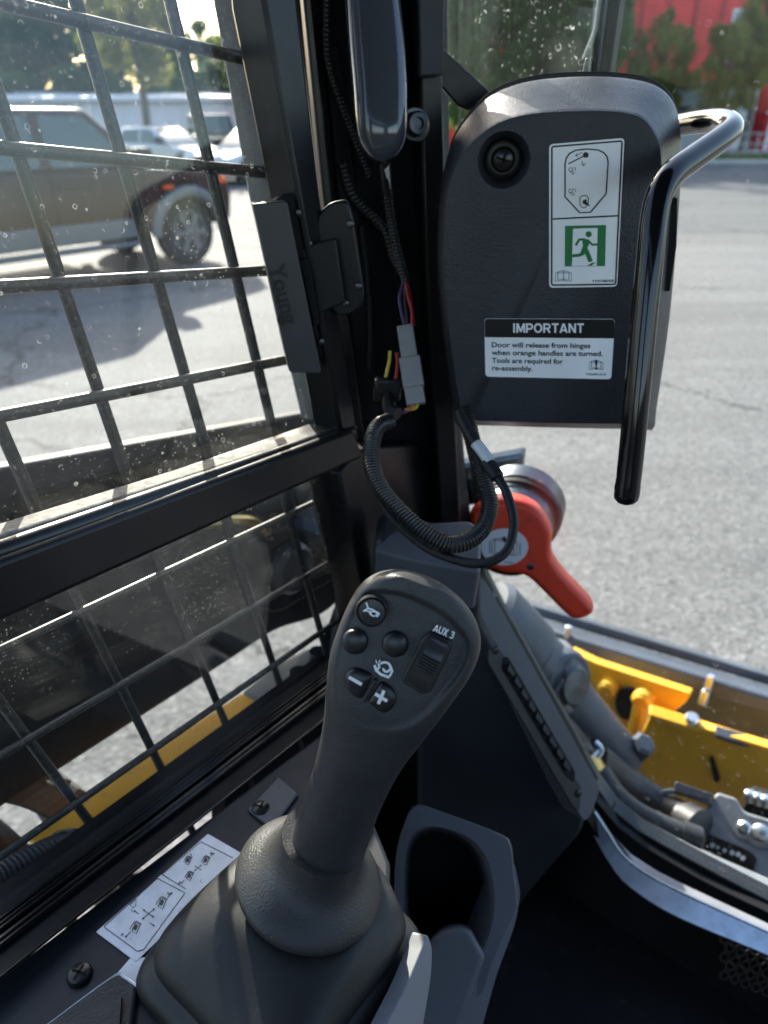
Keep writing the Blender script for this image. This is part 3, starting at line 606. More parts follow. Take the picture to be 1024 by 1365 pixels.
# lower yellow sliver beside hoses
g = MB(); g.prism(rpoly([(806, 1040), (822, 1052), (860, 1085), (905, 1112), (900, 1122), (850, 1100), (815, 1068)], 4), PDf(.16), -.01, .0); g.build('lower_edge', 'machine_yellow', yf, .004)
hc = thing('hydraulic_cylinder', 'grey blue hydraulic cylinder leaning in front of the door', 'hydraulic cylinder', at(770, 930, 1.15))
a, b = at(640, 812, 1.02), at(836, 1016, 1.13); ax = (b - a).normalized(); L_ = (b - a).length
g = MB(); g.lathe(a, ax, [(.050, 0), (.058, .008), (.058, .10), (.053, .106), (.053, .135), (.060, .14), (.060, .165), (.048, .175)], 32); g.build('gland', 'machine_dark', hc)
g = MB(); g.lathe(a + ax * .17, ax, [(.046, 0), (.046, .03), (.041, .06), (.034, L_ - .19), (.028, L_ - .17)], 32); g.build('barrel', 'machine_dark', hc)
dc = at(768, 915, 1.02); dn = (CAM - dc + V((.5, 0, -.2))).normalized(); dn = V((.55, -.75, .35)).normalized()
g = MB(); g.lathe(dc - dn * .05, dn, [(.050, -.03), (.050, .03), (.044, .040)], 28); g.build('end_boss', 'machine_dark', hc, .003)
g = MB(); g.lathe(dc - dn * .008, dn, [(.030, 0), (.030, .006), (.026, .010), (.0, .012)], 28); g.build('end_cap', 'steel', hc)
g = MB(); g.lathe(at(688, 838, 1.05), (0, -.2, 1), [(.022, -.03), (.022, .015), (.016, .022), (.0, .022)], 16); g.build('fitting', 'sill_metal', hc)
g = MB(); g.tube([at(792, 990, 1.02), at(800, 1000, 1.015), at(790, 1012, 1.01), at(776, 1016, 1.01)], .006, 10); g.build('clip', 'sill_metal', hc)
hs = [([(690, 930, 1.0), (740, 965, 1.02), (770, 1000, 1.04), (790, 1040, 1.0)], .022, 'black hydraulic hose curling under the grey cylinder'),
      ([(790, 1010, 1.05), (830, 1040, 1.08), (880, 1075, 1.08), (930, 1105, 1.02)], .026, 'thick black hose running towards the coupler plate'),
      ([(800, 1030, 1.0), (820, 1060, .98), (850, 1085, .97), (890, 1105, .96), (930, 1120, .95)], .016, 'thinner black hose next to the yellow edge'),
      ([(820, 1010, 1.15), (845, 1002, 1.12), (858, 992, 1.10)], .017, 'short grey elbow hose by the yellow plate')]
for i, (p, r_, lb) in enumerate(hs):
    t = thing('front_hose', lb, 'hose', at(*p[0])); g = MB(); q = [at(*x) for x in p]
    g.tube(q, r_, 14, 40); g.build('hose', 'machine_dark' if i == 3 else 'hose_rubber', t)
    g = MB(); d = (q[-1] - q[-2]).normalized(); g.lathe(q[-1] - d * .01, d, [(r_ * 1.15, -.012), (r_ * 1.15, .012), (r_ * .8, .016)], 6 if i == 3 else 14); g.build('ferrule', 'machine_dark' if i == 3 else 'brass' if i == 0 else 'hose_rubber', t)
bf = thing('brass_fitting', 'small brass fitting below the grey elbow hose', 'fitting', at(838, 1018, 1.13))
g = MB(); g.lathe(at(836, 1028, 1.13), at(842, 1006, 1.13) - at(836, 1028, 1.13), [(.011, 0), (.014, .004), (.014, .014), (.011, .016), (.011, .028), (.009, .03)], 6); g.build('hex', 'brass', bf)
# coupler plate
cq = thing('coupler_plate', 'grey coupler plate with two bolts and a dark window', 'coupler plate', PDf(.22).pt(970, 1110))
P = Pl(PDf(.20).pt(975, 1110), (FH * .62 - ZZ * .78))
g = MB(); g.prism(rpoly([(913, 1120), (932, 1091), (956, 1056), (982, 1064), (992, 1082), (1090, 1112), (1090, 1200), (1004, 1164)], [6, 10, 5, 6, 8, 0, 0, 0]), P, 0, .02); g.build('plate', 'machine_grey', cq, .004, 3)
g = MB(); g.prism(rpoly([(940, 1110), (1000, 1134), (1010, 1146), (1004, 1162), (934, 1130)], [9, 9, 6, 4, 4]), P, -.003, -.0005); g.build('label_window', 'black_matte', cq, .001)
for (x, y, s) in ((950, 1127, 6), (957, 1130, 4), (966, 1134, 5), (976, 1137, 6), (984, 1139, 6), (990, 1144, 6)):
    g = MB(); g.prism(circ(x, y, s * .6, 8), P, -.006, -.0032); g.build('label_mark', 'cable_label', cq)
for (x, y, r_) in ((992, 1104, .010), (1014, 1111, .013)):
    g = MB(); g.lathe(P.pt(x, y), -P.n, [(r_ * 1.5, 0), (r_ * 1.5, .002), (r_, .0022), (r_ * .95, .008), (r_ * .6, .011), (0.0001, .0115)], 18); g.build('bolt', 'bolt_bright', cq)
g = MB(); g.tube([P.pt(930, 1098, -.004), P.pt(890, 1082), P.pt(877, 1065), P.pt(884, 1056), P.pt(905, 1056), P.pt(950, 1072)], .004, 10, 40); g.build('wire_loop', 'machine_grey', cq)
g = MB(); g.prism(rpoly([(899, 1047), (902, 1043), (952, 1060), (944, 1068), (900, 1056)], 2), P, -.01, .01); g.build('lever', 'machine_dark', cq, .002)
tr_ = thing('terminal_strip', 'black block with bright studs behind the coupler plate', 'block', PDf(.3).pt(1010, 1075))
g = MB(); g.prism(rpoly([(994, 1068), (1000, 1058), (1100, 1088), (1100, 1110), (1000, 1082)], 2), PDf(.30), -.02, .02); g.build('block', 'black_matte', tr_, .003)
for x, y in ((999, 1062), (1010, 1066), (1021, 1069)):
    g = MB(); g.lathe(PDf(.28).pt(x, y), ZZ, [(.008, -.005), (.008, .008), (.005, .011), (0.0001, .011)], 12); g.build('stud', 'bolt_bright', tr_)
fl = thing('front_ledge', 'pale grey steel ledge just outside the door sill', 'ledge', PDf(.06).pt(950, 1170))
Pz = hplane(PDf(.05).pt(950, 1160).z)
g = MB(); g.prism(rpoly([(815, 1066), (860, 1092), (927, 1128), (1120, 1210), (1120, 1300), (860, 1180), (800, 1080)], 8), Pz, -.015, 0); g.build('plate', 'machine_grey', fl, .003)
hb = thing('hinge_barrel', 'round grey steel hinge barrel behind the red lever', 'hinge', at(690, 670, .86))
hn = V((-.32, -.85, -.10)).normalized(); c0 = at(668, 742, .80)
g = MB(); g.lathe(c0 - hn * .12, hn, [(.044, 0), (.054, .006), (.054, .030), (.048, .036), (.047, .040), (.047, .075), (.043, .08), (.043, .10)], 36); g.build('barrel', 'steel', hb)
g = MB(); g.lathe(c0 - hn * .120, hn, [(.0525, .0335), (.0525, .0405)], 36, capa=False, capb=False); g.build('groove_ring', 'black_matte', hb)
g = MB(); g.box(c0 - hn * .12 + V((-.045, .02, .02)), V((.05, .02, 0)), hn * .012, V((0, 0, .03))); g.build('bracket', 'steel', hb, .004)

# ================================================================== THE CAB ITSELF
cf = thing('cab_frame', 'black steel cab frame with front corner post and window rail', 'cab frame', (-.2, .3, .8))
def roofpt(f, r, z): return CAM + FH * f + RH * r + ZZ * z
g = MB(); g.box(roofpt(-.02, .33, .50), FH * .70, RH * .80, ZZ * .02); g.build('roof_panel', 'black_matte', cf, .01)
g = MB(); g.box(roofpt(-.1, .95, -.47), FH * .66, RH * .02, ZZ * .42); g.build('right_wall', 'dark_panel', cf, .01)
for nm, r_, z_, hr, hz in (('rear_wall', .33, -.50, .66, .37), ('rear_header', .33, .41, .66, .07), ('rear_side_panel', -.20, .105, .13, .232), ('rear_side_panel', .86, .105, .13, .232)):
    g = MB(); g.box(roofpt(-.80, r_, z_), FH * .02, RH * hr, ZZ * hz); g.build(nm, 'dark_panel', cf, .004)
g = MB(); g.box(roofpt(-.1, .95, .42), FH * .62, RH * .02, ZZ * .06); g.build('right_header', 'black_matte', cf, .01)
g = MB(); g.box(roofpt(-.75, .95, .05), FH * .04, RH * .04, ZZ * .45); g.build('rear_post', 'black_paint', cf, .01)
g = MB(); g.box(roofpt(.60, .95, .05), FH * .03, RH * .03, ZZ * .45); g.build('front_right_post', 'black_paint', cf, .01)
# post between side window and door
Q = PQ
g = MB(); g.prism([(380, -120), (560, -120), (600, 300), (617, 720), (500, 780), (478, 600), (432, 280)], Q, -.03, -.005); g.build('post_panel', 'black_matte', cf, .002)
g = MB(); g.prism([(388, -120), (400, -120), (440, 262), (486, 600), (500, 760), (480, 760), (470, 600), (427, 262)], Q, -.005, .012); g.build('post_edge', 'black_paint', cf, .002)
g = MB(); g.prism([(541, -120), (571, -120), (586, 330), (607, 715), (580, 715), (556, 330)], Q, -.005, .022); g.build('post_flange', 'black_paint', cf, .0025)
g = MB(); g.prism([(538, -120), (575, -120), (573, 104), (541, 106)], Q, .0225, .034); g.build('post_bracket', 'dark_panel', cf, .002)
g = MB(); g.prism([(430, 60), (452, 60), (500, 480), (506, 560), (478, 560)], Q, -.005, .006); g.build('post_rib', 'black_matte', cf, .002)
# lower side wall behind the stick
g = MB(); g.prism([(425, 925), (470, 800), (500, 700), (620, 690), (760, 1000), (760, 1240), (300, 1240), (300, 1040)], PWf(.035), 0, .02); g.build('lower_wall', 'black_matte', cf)
g = MB(); g.prism([(452, 630), (478, 600), (560, 590), (620, 690), (600, 980), (510, 960), (500, 900), (486, 790)], PWf(-.02), 0, .045); g.build('lower_post', 'black_paint', cf, .003)
# rail between the two side windows
g = MB(); g.prism([(-120, 783), (0, 747), (472, 571), (486, 610), (0, 831), (-120, 884)], PWf(-.038), 0, .045); g.build('window_rail', 'black_paint', cf, .004, 3)
g = MB(); g.prism([(345, -120), (383, -120), (427, 258), (480, 590), (455, 578), (399, 260), (352, 0)], PWf(-.03), 0, .032); g.build('window_jamb', 'black_paint', cf, .003)
# bottom frame under the lower window
def l1(x): return 1225 - .756 * x
def band(y0, y1): return [(-120, l1(-120) + y0), (455, l1(455) + y0 * .72), (455, l1(455) + y1 * .72), (-120, l1(-120) + y1)]
g = MB(); LN = [(0, -.004), (20, -.012), (24, -.012), (38, -.024), (44, -.026), (82, -.046), (86, -.046)]
def lpt(y, o, x): return PWf(o).pt(x, l1(x) + y * (1 if x < 0 else .72))
vs = [lpt(y, o, x) for y, o in LN for x in (-120, 455)]; vs += [v + NW * .03 - ZZ * .004 for v in vs]; m_ = len(LN)
g.add(vs, [(2 * i, 2 * i + 1, 2 * i + 3, 2 * i + 2) for i in range(m_ - 1)] + [(2 * m_ + 2 * i, 2 * m_ + 2 * i + 1, 2 * m_ + 2 * i + 3, 2 * m_ + 2 * i + 2) for i in range(m_ - 1)] + [(0, 1, 2 * m_ + 1, 2 * m_), (2 * m_ - 2, 2 * m_ - 1, 4 * m_ - 1, 4 * m_ - 2)]); g.build('lower_rail', 'rail_black', cf)
for y, o, r_ in ((2, -.005, .0022), (9, -.010, .0020), (16, -.013, .0022), (31, -.022, .0030), (38, -.026, .0018), (83, -.047, .0010)):
    g = MB(); g.tube([lpt(y, o, -120), lpt(y, o, 455)], r_, 10, spl=False); g.build('rail_bead', 'bead_gloss', cf)
fl_ = MB(); fl_.box(CAM + FH * .0 + RH * .35 - ZZ * .935 + RH * .03, FH * .70, RH * .80, ZZ * .02); struct(fl_.build('cab_floor', 'floor_mat'))

# ---- upper side window
uw = thing('upper_side_window', 'upper side window pane speckled with dried rain and dust', 'window', PW.pt(150, 700))
g = MB(); g.prism([(-160, -140), (372, -140), (400, 80), (462, 575), (-160, 770)], PW, 0, .005); g.build('pane', 'glass_side', uw)
g = MB(); g.prism([(-120, 738), (0, 699), (452, 560), (462, 567), (0, 721), (-120, 760)], PWf(-.006), -.018, .004); g.build('sill_ledge', 'dusty_seal', uw, .004, 3)
g = MB(); g.tube([PWf(-.026).pt(-120, 774), PWf(-.026).pt(0, 735), PWf(-.026).pt(468, 573)], .0065, 14, spl=False); g.build('seal', 'rubber_gloss', uw)
wg = thing('window_guard', 'black welded rod guard outside the upper side window', 'window guard', PWf(.03).pt(150, 690))
P1, P2 = PWf(.026), PWf(.034)
for a_, b_ in (((-120, -25), (338, 81)), ((-120, 186), (366, 231)), ((-120, 390), (366, 360)), ((-120, 578), (420, 472)), ((-120, -245), (330, -95))):
    g = MB(); g.tube([P1.pt(*a_), P1.pt(*b_)], .0043, 12, spl=False); g.build('rod', 'rod_paint', wg)
for a_, b_ in (((-93, -140), (196, 712)), ((60, -140), (305, 700)), ((193, -140), (392, 690)), ((-100, 340), (75, 740)), ((-200, -140), (-60, 340))):
    g = MB(); g.tube([P2.pt(*a_), P2.pt(*b_)], .0043, 12, spl=False); g.build('rod', 'rod_paint', wg)
g = MB(); g.prism([(300, -140), (322, 0), (365, 258), (432, 565), (460, 565), (399, 260), (356, 0), (340, -140)], PWf(.018), 0, .03); g.build('guard_frame', 'dusty_metal', wg, .003)
# ---- lower side window
lw = thing('lower_side_window', 'lower side window pane with scratches and dust under the rail', 'window', PW.pt(150, 1120))
g = MB(); g.prism([(-160, 880), (0, 806), (455, 600), (482, 790), (450, 905), (-160, 1370)], PWf(.001), 0, .005); g.build('pane', 'glass_low', lw)
lg = thing('lower_window_guard', 'black welded rod guard outside the lower side window', 'window guard', PWf(.03).pt(200, 1080))
for a_, b_ in (((-120, 922), (449, 656)), ((-120, 1078), (464, 735)), ((-120, 1226), (458, 822)), ((-120, 1290), (420, 920))):
    g = MB(); g.tube([P1.pt(*a_), P1.pt(*b_)], .0030, 12, spl=False); g.build('rod', 'rod_paint', lg)
for a_, b_ in (((70, 730), (262, 1120)), ((188, 690), (340, 1060)), ((296, 680), (402, 1000)), ((364, 610), (446, 910)), ((-50, 868), (160, 1150))):
    g = MB(); g.tube([P2.pt(*a_), P2.pt(*b_)], .0036, 12, spl=False); g.build('rod', 'rod_paint', lg)
g = MB(); g.prism([(440, 600), (452, 600), (490, 790), (470, 900), (455, 890), (468, 785), (445, 640)], PWf(.018), 0, .02); g.build('guard_frame', 'dusty_metal', lg, .002)

# ---- front door: glass, frame, seal, sill
fd = thing('front_door', 'glazed front cab door with black seal and chamfered lower corner', 'door', PD.pt(900, 1150))
g = MB(); g.prism([(610, -140), (1250, -200), (1250, 1300), (1024, 1196), (872, 1116), (822, 1082), (792, 1042), (650, 790), (612, 560)], PD, 0, .006); g.build('pane', 'glass_door', fd)
outer = [(575, -140), (590, 330), (615, 690), (655, 800), (767, 1000), (792, 1045), (822, 1085), (872, 1120), (1022, 1200), (1150, 1262)]
inner = [(569, -140), (580, 330), (603, 690), (636, 790), (757, 1010), (782, 1060), (812, 1108), (842, 1140), (892, 1170), (1022, 1231), (1150, 1291)]
mett = [(782, 1062), (812, 1110), (837, 1145), (892, 1180), (1022, 1240), (1150, 1300)]; metb = [(780, 1096), (812, 1150), (838, 1182), (900, 1222), (1022, 1274), (1150, 1332)]
sm = lambda P, n: [(p.x, p.y) for p in cr_spline([(x, y, 0) for x, y in P], n)[0]]
def ribbon(A, B, pl, o0, o1, nm, m_, par, bev=.002):
    A, B = sm(A, 40), sm(B, 40); g = MB(); vs = []
    for o in (o0, o1): vs += [pl.pt(*p) + pl.n * o for p in A] + [pl.pt(*p) + pl.n * o for p in B]
    n = 40; fs = []
    for i in range(n - 1): fs += [(i, i + 1, n + i + 1, n + i), (2 * n + i, 2 * n + i + 1, 3 * n + i + 1, 3 * n + i), (i, i + 1, 2 * n + i + 1, 2 * n + i), (n + i, n + i + 1, 3 * n + i + 1, 3 * n + i)]
    fs += [(0, n, 3 * n, 2 * n), (n - 1, 2 * n - 1, 4 * n - 1, 3 * n - 1)]; g.add(vs, fs); return g.build(nm, m_, par, bev, 2)
mid = [((a[0] + b[0]) / 2, (a[1] + b[1]) / 2) for a, b in zip(sm(outer, 40), sm(inner, 40))]
ribbon(outer, mid[::3] + [mid[-1]], PDf(-.004), 0, .02, 'outer_seal', 'rubber_gloss', fd)
ribbon(mid[::3] + [mid[-1]], inner, PDf(-.016), 0, .025, 'inner_seal', 'rail_black', fd)
g = MB(); g.tube([PDf(-.008).pt(*p) for p in mid], .0032, 10, spl=False); g.build('bead', 'rubber_gloss', fd)
ds = thing('door_sill', 'bright bare metal door sill strip under the seal', 'sill', PD.pt(900, 1200))
ribbon(mett, metb, Pl(PDf(-.02).pt(900, 1195), (FH * .72 - ZZ * .69)), -.004, .01, 'strip', 'sill_metal', ds)
g = MB(); g.prism([(640, 800), (700, 900), (784, 1094), (817, 1146), (902, 1216), (1150, 1326), (1150, 1480), (600, 1480), (560, 1100)], PDf(-.012), 0, .02); g.build('riser', 'black_matte', ds)
# quarter glass strip left of the wiper (second pane, dirtier) and wiper
qg = thing('quarter_pane', 'dirty glass pane streaked with dried drops above the housing', 'window', PDf(.02).pt(680, 110))
g = MB(); g.prism([(586, -140), (802, -140), (783, 112), (640, 140), (588, 60)], PDf(.02), 0, .005); g.build('pane', 'glass_quarter', qg)
g = MB(); g.prism([(574, -140), (587, -140), (586, 55), (575, 44)], PDf(-.03), 0, .004); g.build('skylit_edge', 'white_wall', qg, .001)  # white colour stands in for sky light on the metal edge
wp = thing('windscreen_wiper', 'black windscreen wiper arm with pale blade above the housing', 'wiper', PDf(.05).pt(790, 110))
P = PDf(.05)
g = MB(); g.prism([(812, -140), (846, -140), (812, 100), (787, 100)], P, 0, .014); g.build('arm', 'rail_black', wp, .002)
g = MB(); g.prism([(826, -140), (830, -140), (801, 100), (798, 100)], P, -.004, -.0005); g.build('arm_rib', 'steel', wp)
g = MB(); g.tube([P.pt(818, -140), P.pt(794, 40), P.pt(779, 78)], .0022, 8, spl=False); g.build('blade_edge', 'white_wall', wp)
g = MB(); g.prism(rpoly([(776, 112), (784, 78), (791, 76), (788, 112)], 3), P, -.006, .006); g.build('blade_clip', 'steel', wp, .001)
# ================================================================== INSIDE THE CAB
def fit(mb, txt, x0, y0, x1, y1, cap, pl, o, mi, bold=0.0):    # a line of lettering from (x0,y0) to (x1,y1), capital height cap, all in measured pixels
    c = bpy.data.curves.new('txt', 'FONT'); c.body = txt; c.size = 1; c.offset = bold; c.resolution_u = 4
    ob = bpy.data.objects.new('txt', c); COL.objects.link(ob); dg = bpy.context.evaluated_depsgraph_get(); dg.update()
    me = bpy.data.meshes.new_from_object(ob.evaluated_get(dg)); xs = [v.co.x for v in me.vertices]; a, b = min(xs), max(xs)
    d = V((x1 - x0, y1 - y0)).to_2d(); L = d.length; d.normalize(); n = V((d.y, -d.x)).to_2d(); sy = cap / .70
    mb.add([pl.pt(x0 + d.x * (v.co.x - a) / (b - a) * L + n.x * v.co.y * sy, y0 + d.y * (v.co.x - a) / (b - a) * L + n.y * v.co.y * sy, 0) + pl.n * o for v in me.vertices], [tuple(p.vertices) for p in me.polygons], mi)
    bpy.data.objects.remove(ob); bpy.data.curves.remove(c); bpy.data.meshes.remove(me)
ARC = lambda cx, cy, rx, ry, a0, a1, n=14: [(cx + rx * math.cos(R(a0 + (a1 - a0) * i / n)), cy + ry * math.sin(R(a0 + (a1 - a0) * i / n))) for i in range(n + 1)]
GLY = {'I': (.30, [[(.15, 0), (.15, 1)]]), 'M': (.92, [[(.1, 0), (.1, 1)], [(.82, 0), (.82, 1)], [(.14, .97), (.46, .1)], [(.46, .1), (.78, .97)]]), 'P': (.74, [[(.1, 0), (.1, 1)], [(.1, .91), (.42, .91)] + ARC(.42, .66, .24, .25, 80, -80) + [(.1, .41)]]),
       'O': (.90, [ARC(.45, .5, .35, .42, 0, 360, 26)]), 'R': (.80, [[(.1, 0), (.1, 1)], [(.1, .91), (.44, .91)] + ARC(.44, .68, .24, .23, 80, -80) + [(.1, .45)], [(.42, .45), (.70, 0)]]), 'T': (.74, [[(.37, 0), (.37, 1)], [(.02, .915), (.72, .915)]]),
       'A': (.84, [[(.08, 0), (.40, .97)], [(.76, 0), (.44, .97)], [(.2, .27), (.64, .27)]]), 'N': (.80, [[(.1, 0), (.1, 1)], [(.70, 0), (.70, 1)], [(.13, .96), (.67, .04)]]), 'U': (.80, [[(.1, 1), (.1, .36)] + ARC(.4, .36, .3, .29, 180, 360) + [(.7, 1)]]), 'X': (.76, [[(.08, 0), (.68, 1)], [(.08, 1), (.68, 0)]]),
       ' ': (.28, []), '3': (.70, [[(.08, .82)] + ARC(.34, .71, .23, .21, 150, -80) + [(.28, .5)], [(.28, .52)] + ARC(.34, .28, .26, .22, 80, -150)])}
def heavy(mb, txt, x0, y0, x1, y1, cap, pl, o, mi, wt=.19):
    W_ = sum(GLY[c][0] for c in txt) + .08 * (len(txt) - 1); d = V((x1 - x0, y1 - y0)).to_2d(); sx = d.length / W_; d.normalize(); n = V((d.y, -d.x)).to_2d(); x = 0; k = 0
    for c in txt:
        for st in GLY[c][1]:
            mb.strip([(x0 + d.x * (x + a) * sx + n.x * b * cap, y0 + d.y * (x + a) * sx + n.y * b * cap) for a, b in st], wt * cap, pl, o + k * .00002, mi); k += 1
        x += GLY[c][0] + .08
def spl_closed(P, n=72):
    out = []; m = len(P)
    for k in range(n):
        s = k * m / n; i = int(s); t = s - i; a, b, c, d = (V(P[(i + j) % m]).to_2d() for j in (-1, 0, 1, 2))
        q = .5 * ((2 * b) + (c - a) * t + (2 * a - 5 * b + 4 * c - d) * t * t + (3 * b - a - 3 * c + d) * t ** 3); out.append((q.x, q.y))
    return out
# ---- motor housing
outer = [(610, 567), (604, 535), (598, 500), (586, 400), (583, 330), (588, 250), (603, 190), (632, 148), (665, 122), (715, 107), (790, 102), (850, 107), (885, 121), (903, 150), (908, 200), (905, 280), (893, 420), (876, 540), (871, 571), (850, 572), (740, 570), (640, 567)]
front = [(618, 560), (612, 530), (606, 498), (594, 400), (592, 335), (597, 265), (612, 214), (640, 180), (672, 160), (718, 150), (790, 147), (835, 150), (860, 160), (876, 184), (882, 215), (880, 285), (869, 420), (856, 535), (851, 562), (838, 565), (740, 564), (645, 561)]
mh = thing('motor_housing', 'dark grey textured plastic wiper motor housing carrying two white stickers', 'motor housing', PB.pt(740, 568))
O2, F2 = spl_closed(outer, 132), spl_closed(front, 132); n = 132; g = MB(); vs = []
prof = [(0, -.082), (0, -.066), (.04, -.058), (.3, -.042), (.6, -.0245), (.82, -.0120), (.91, -.0064), (.97, -.0022), (1.02, -.0004), (1.12, 0)]
for f, o in prof:
    Po = Pl(PB.p + PB.n * o, PB.n); vs += [Po.pt(a[0] + (b[0] - a[0]) * f, a[1] + (b[1] - a[1]) * f) for a, b in zip(O2, F2)]
fs = [(k * n + i, k * n + (i + 1) % n, (k + 1) * n + (i + 1) % n, (k + 1) * n + i) for k in range(len(prof) - 1) for i in range(n)] + [tuple(range(n))[::-1], tuple(range((len(prof) - 1) * n, len(prof) * n))]
g.add(vs, fs); shell = g.build('shell', 'plastic', mh)
hc_ = PB.pt(672, 214); hd = (hc_ - CAM).normalized(); hd = (hd * .35 - PB.n).normalized()
g = MB(); g.lathe(hc_ - hd * .012, hd, [(.0205, 0), (.0195, .010), (.0172, .0135), (.0150, .020), (.0142, .034)], 40); cut = g.build('cutter', 'plastic', mh)
bm_ = shell.modifiers.new('b', 'BOOLEAN'); bm_.object = cut; bm_.operation = 'DIFFERENCE'; bm_.solver = 'EXACT'
dg = bpy.context.evaluated_depsgraph_get(); dg.update(); nm_ = bpy.data.meshes.new_from_object(shell.evaluated_get(dg)); shell.modifiers.clear(); shell.data = nm_
bpy.data.objects.remove(cut); nm_.set_sharp_from_angle(angle=R(35))
sc = hc_ + hd * .0225
g = MB(); g.lathe(sc, -hd, [(.0138, 0), (.0138, .004), (.0125, .005), (.0095, .0052), (.0095, .001)], 28, capa=True, capb=True); g.build('socket_ring', 'black_paint', mh)
screw_mesh(sc + hd * -.001, -hd, .0085, .006).build('screw', ['screw_black', 'black_matte'], mh)
g = MB(); BK = [(x + (745 - x) * .005, y - (7 if y < 200 else 0)) for x, y in O2]; g.prism(BK, Pl(PB.p - PB.n * .083, PB.n), -.012, 0); g.build('back_plate', 'black_paint', mh, .003)
g = MB(); g.prism(rpoly([(886, 262), (899, 262), (898, 325), (889, 385), (880, 385), (882, 330)], 2), Pl(PB.p - PB.n * .045, PB.n), -.02, .01); g.build('side_clip', 'black_matte', mh, .002)
# escape sticker
def c2(x, y): return (580 + x / 3.657, 90 + y / 3.657)
def C2(L): return [c2(x, y) for x, y in L]
K = 3.657
g = MB(); g.prism(rpoly(C2([(556, 374), (923, 343), (887, 1067), (556, 1073)]), 6), PB, .0001, .0006, 0)
E = .0008
g.strip(rpoly(C2([(569, 386), (911, 358), (879, 1056), (568, 1060)]), 3), 8 / K, PB, E, 1, True); g.strip(C2([(573, 738), (892, 722)]), 8 / K, PB, E, 1)
g.strip(C2([(633, 470), (640, 440), (656, 418), (685, 403), (740, 397), (795, 402), (822, 415), (838, 435), (843, 462), (833, 615), (757, 705), (705, 707), (633, 630)]), 7 / K, PB, E, 1, True)
g.strip(C2([(650, 469), (728, 430)]), 6 / K, PB, E, 1); g.flat(C2(circ(734, 426, 14, 14)), PB, E + .0001, 1); g.strip(C2([(684, 431), (716, 414)]), 3 / K, PB, E, 1); g.strip(C2([(693, 419), (683, 431), (698, 432)]), 3 / K, PB, E, 1); g.strip(C2([(714, 455), (725, 479)]), 3 / K, PB, E, 1); g.strip(C2([(712, 470), (725, 479), (733, 464)]), 3 / K, PB, E, 1)
for y in (503, 607):
    g.strip(C2(circ(660, y - 6, 9, 10)), 3 / K, PB, E, 1, True); g.strip(C2([(658, y + 3), (672, y + 18), (679, y + 13), (668, y - 1)]), 3 / K, PB, E, 1); g.strip(C2([(670, y - 14), (682, y - 16), (684, y)]), 3 / K, PB, E, 1)
g.strip(rpoly(C2([(706, 628), (735, 622), (748, 636), (745, 668), (726, 686), (706, 672)]), 2), 4 / K, PB, E, 1, True)
g.flat(C2([(722, 648), (736, 640), (740, 656), (756, 676), (738, 670), (722, 664)]), PB, E + .0001, 1); g.flat(C2(circ(728, 654, 10, 10)), PB, E + .0002, 1)
g.flat(C2([(633, 771), (833, 767), (828, 967), (632, 969)]), PB, E, 2); g.flat(C2([(672, 785), (792, 781), (787, 965), (666, 967)]), PB, E + .00012, 0)
H = E + .00024
g.flat(C2(circ(748, 812, 15, 18)), PB, H, 2); g.flat(C2([(716, 832), (752, 838), (750, 862), (738, 886), (728, 908), (708, 920), (706, 905), (720, 870)]), PB, H, 2)
g.strip(C2([(744, 842), (766, 863), (797, 861)]), 11 / K, PB, H + .00004, 2); g.strip(C2([(730, 836), (702, 838), (685, 866)]), 12 / K, PB, H + .00008, 2)
g.strip(C2([(732, 885), (744, 910), (758, 945)]), 22 / K, PB, H + .00012, 2); g.strip(C2([(724, 905), (700, 914), (652, 918)]), 15 / K, PB, H + .00016, 2)
g.flat(C2([(632, 968), (640, 932), (668, 927), (668, 945), (655, 967)]), PB, H, 2); g.flat(C2([(740, 965), (762, 951), (784, 948), (762, 965)]), PB, H, 2)
for P_ in ([(598, 994), (598, 1034), (626, 1030), (652, 1034), (652, 994), (626, 990)], [(586, 1000), (586, 1040), (626, 1038), (664, 1040), (664, 1000)]): g.strip(C2(P_), 3 / K, PB, E, 1, True)
g.strip(C2([(626, 990), (626, 1038)]), 3 / K, PB, E, 1); fit(g, 'T395788X00', *c2(765, 1047), *c2(872, 1044), 12 / K, PB, E, 1, .02)
g.build('escape_sticker', ['decal_white', 'ink', 'green_print'], mh)
# warning sticker
def c3(x, y): return (580 + x / 3.657, 380 + y / 3.657)
def C3(L): return [c3(x, y) for x, y in L]
g = MB(); g.prism(rpoly(C3([(240, 162), (877, 165), (858, 458), (246, 445)]), 5), PB, .0001, .0006, 0)
g.flat(rpoly(C3([(241, 163), (876, 166), (871, 259), (243, 253)]), [5, 5, 0, 0]), PB, E, 1)
heavy(g, 'IMPORTANT', *c3(378, 231), *c3(725, 231), 46 / K, PB, E + .0001, 0)
for t_, x0, y0, x1, y1 in (('Door will release from hinges', 276, 301, 757, 306), ('when orange handles are turned.', 276, 339, 817, 345), ('Tools are required for', 277, 377, 623, 383), ('re-assembly.', 278, 414, 476, 418)): fit(g, t_, *c3(x0, y0), *c3(x1, y1), 24 / K, PB, E, 1, .022)
for P_ in ([(762, 368), (762, 404), (785, 400), (808, 405), (808, 370), (785, 366)], [(752, 374), (752, 410), (785, 407), (818, 411), (818, 376)]): g.strip(C3(P_), 3 / K, PB, E, 1, True)
g.flat(C3([(777, 364), (793, 364), (788, 396), (782, 396)]), PB, E + .0001, 1); g.flat(C3(circ(785, 405, 6, 10)), PB, E + .0001, 1); fit(g, 'T426491X19', *c3(733, 438), *c3(832, 440), 11 / K, PB, E, 1, .02)
g.build('warning_sticker', ['decal_white', 'decal_black'], mh)
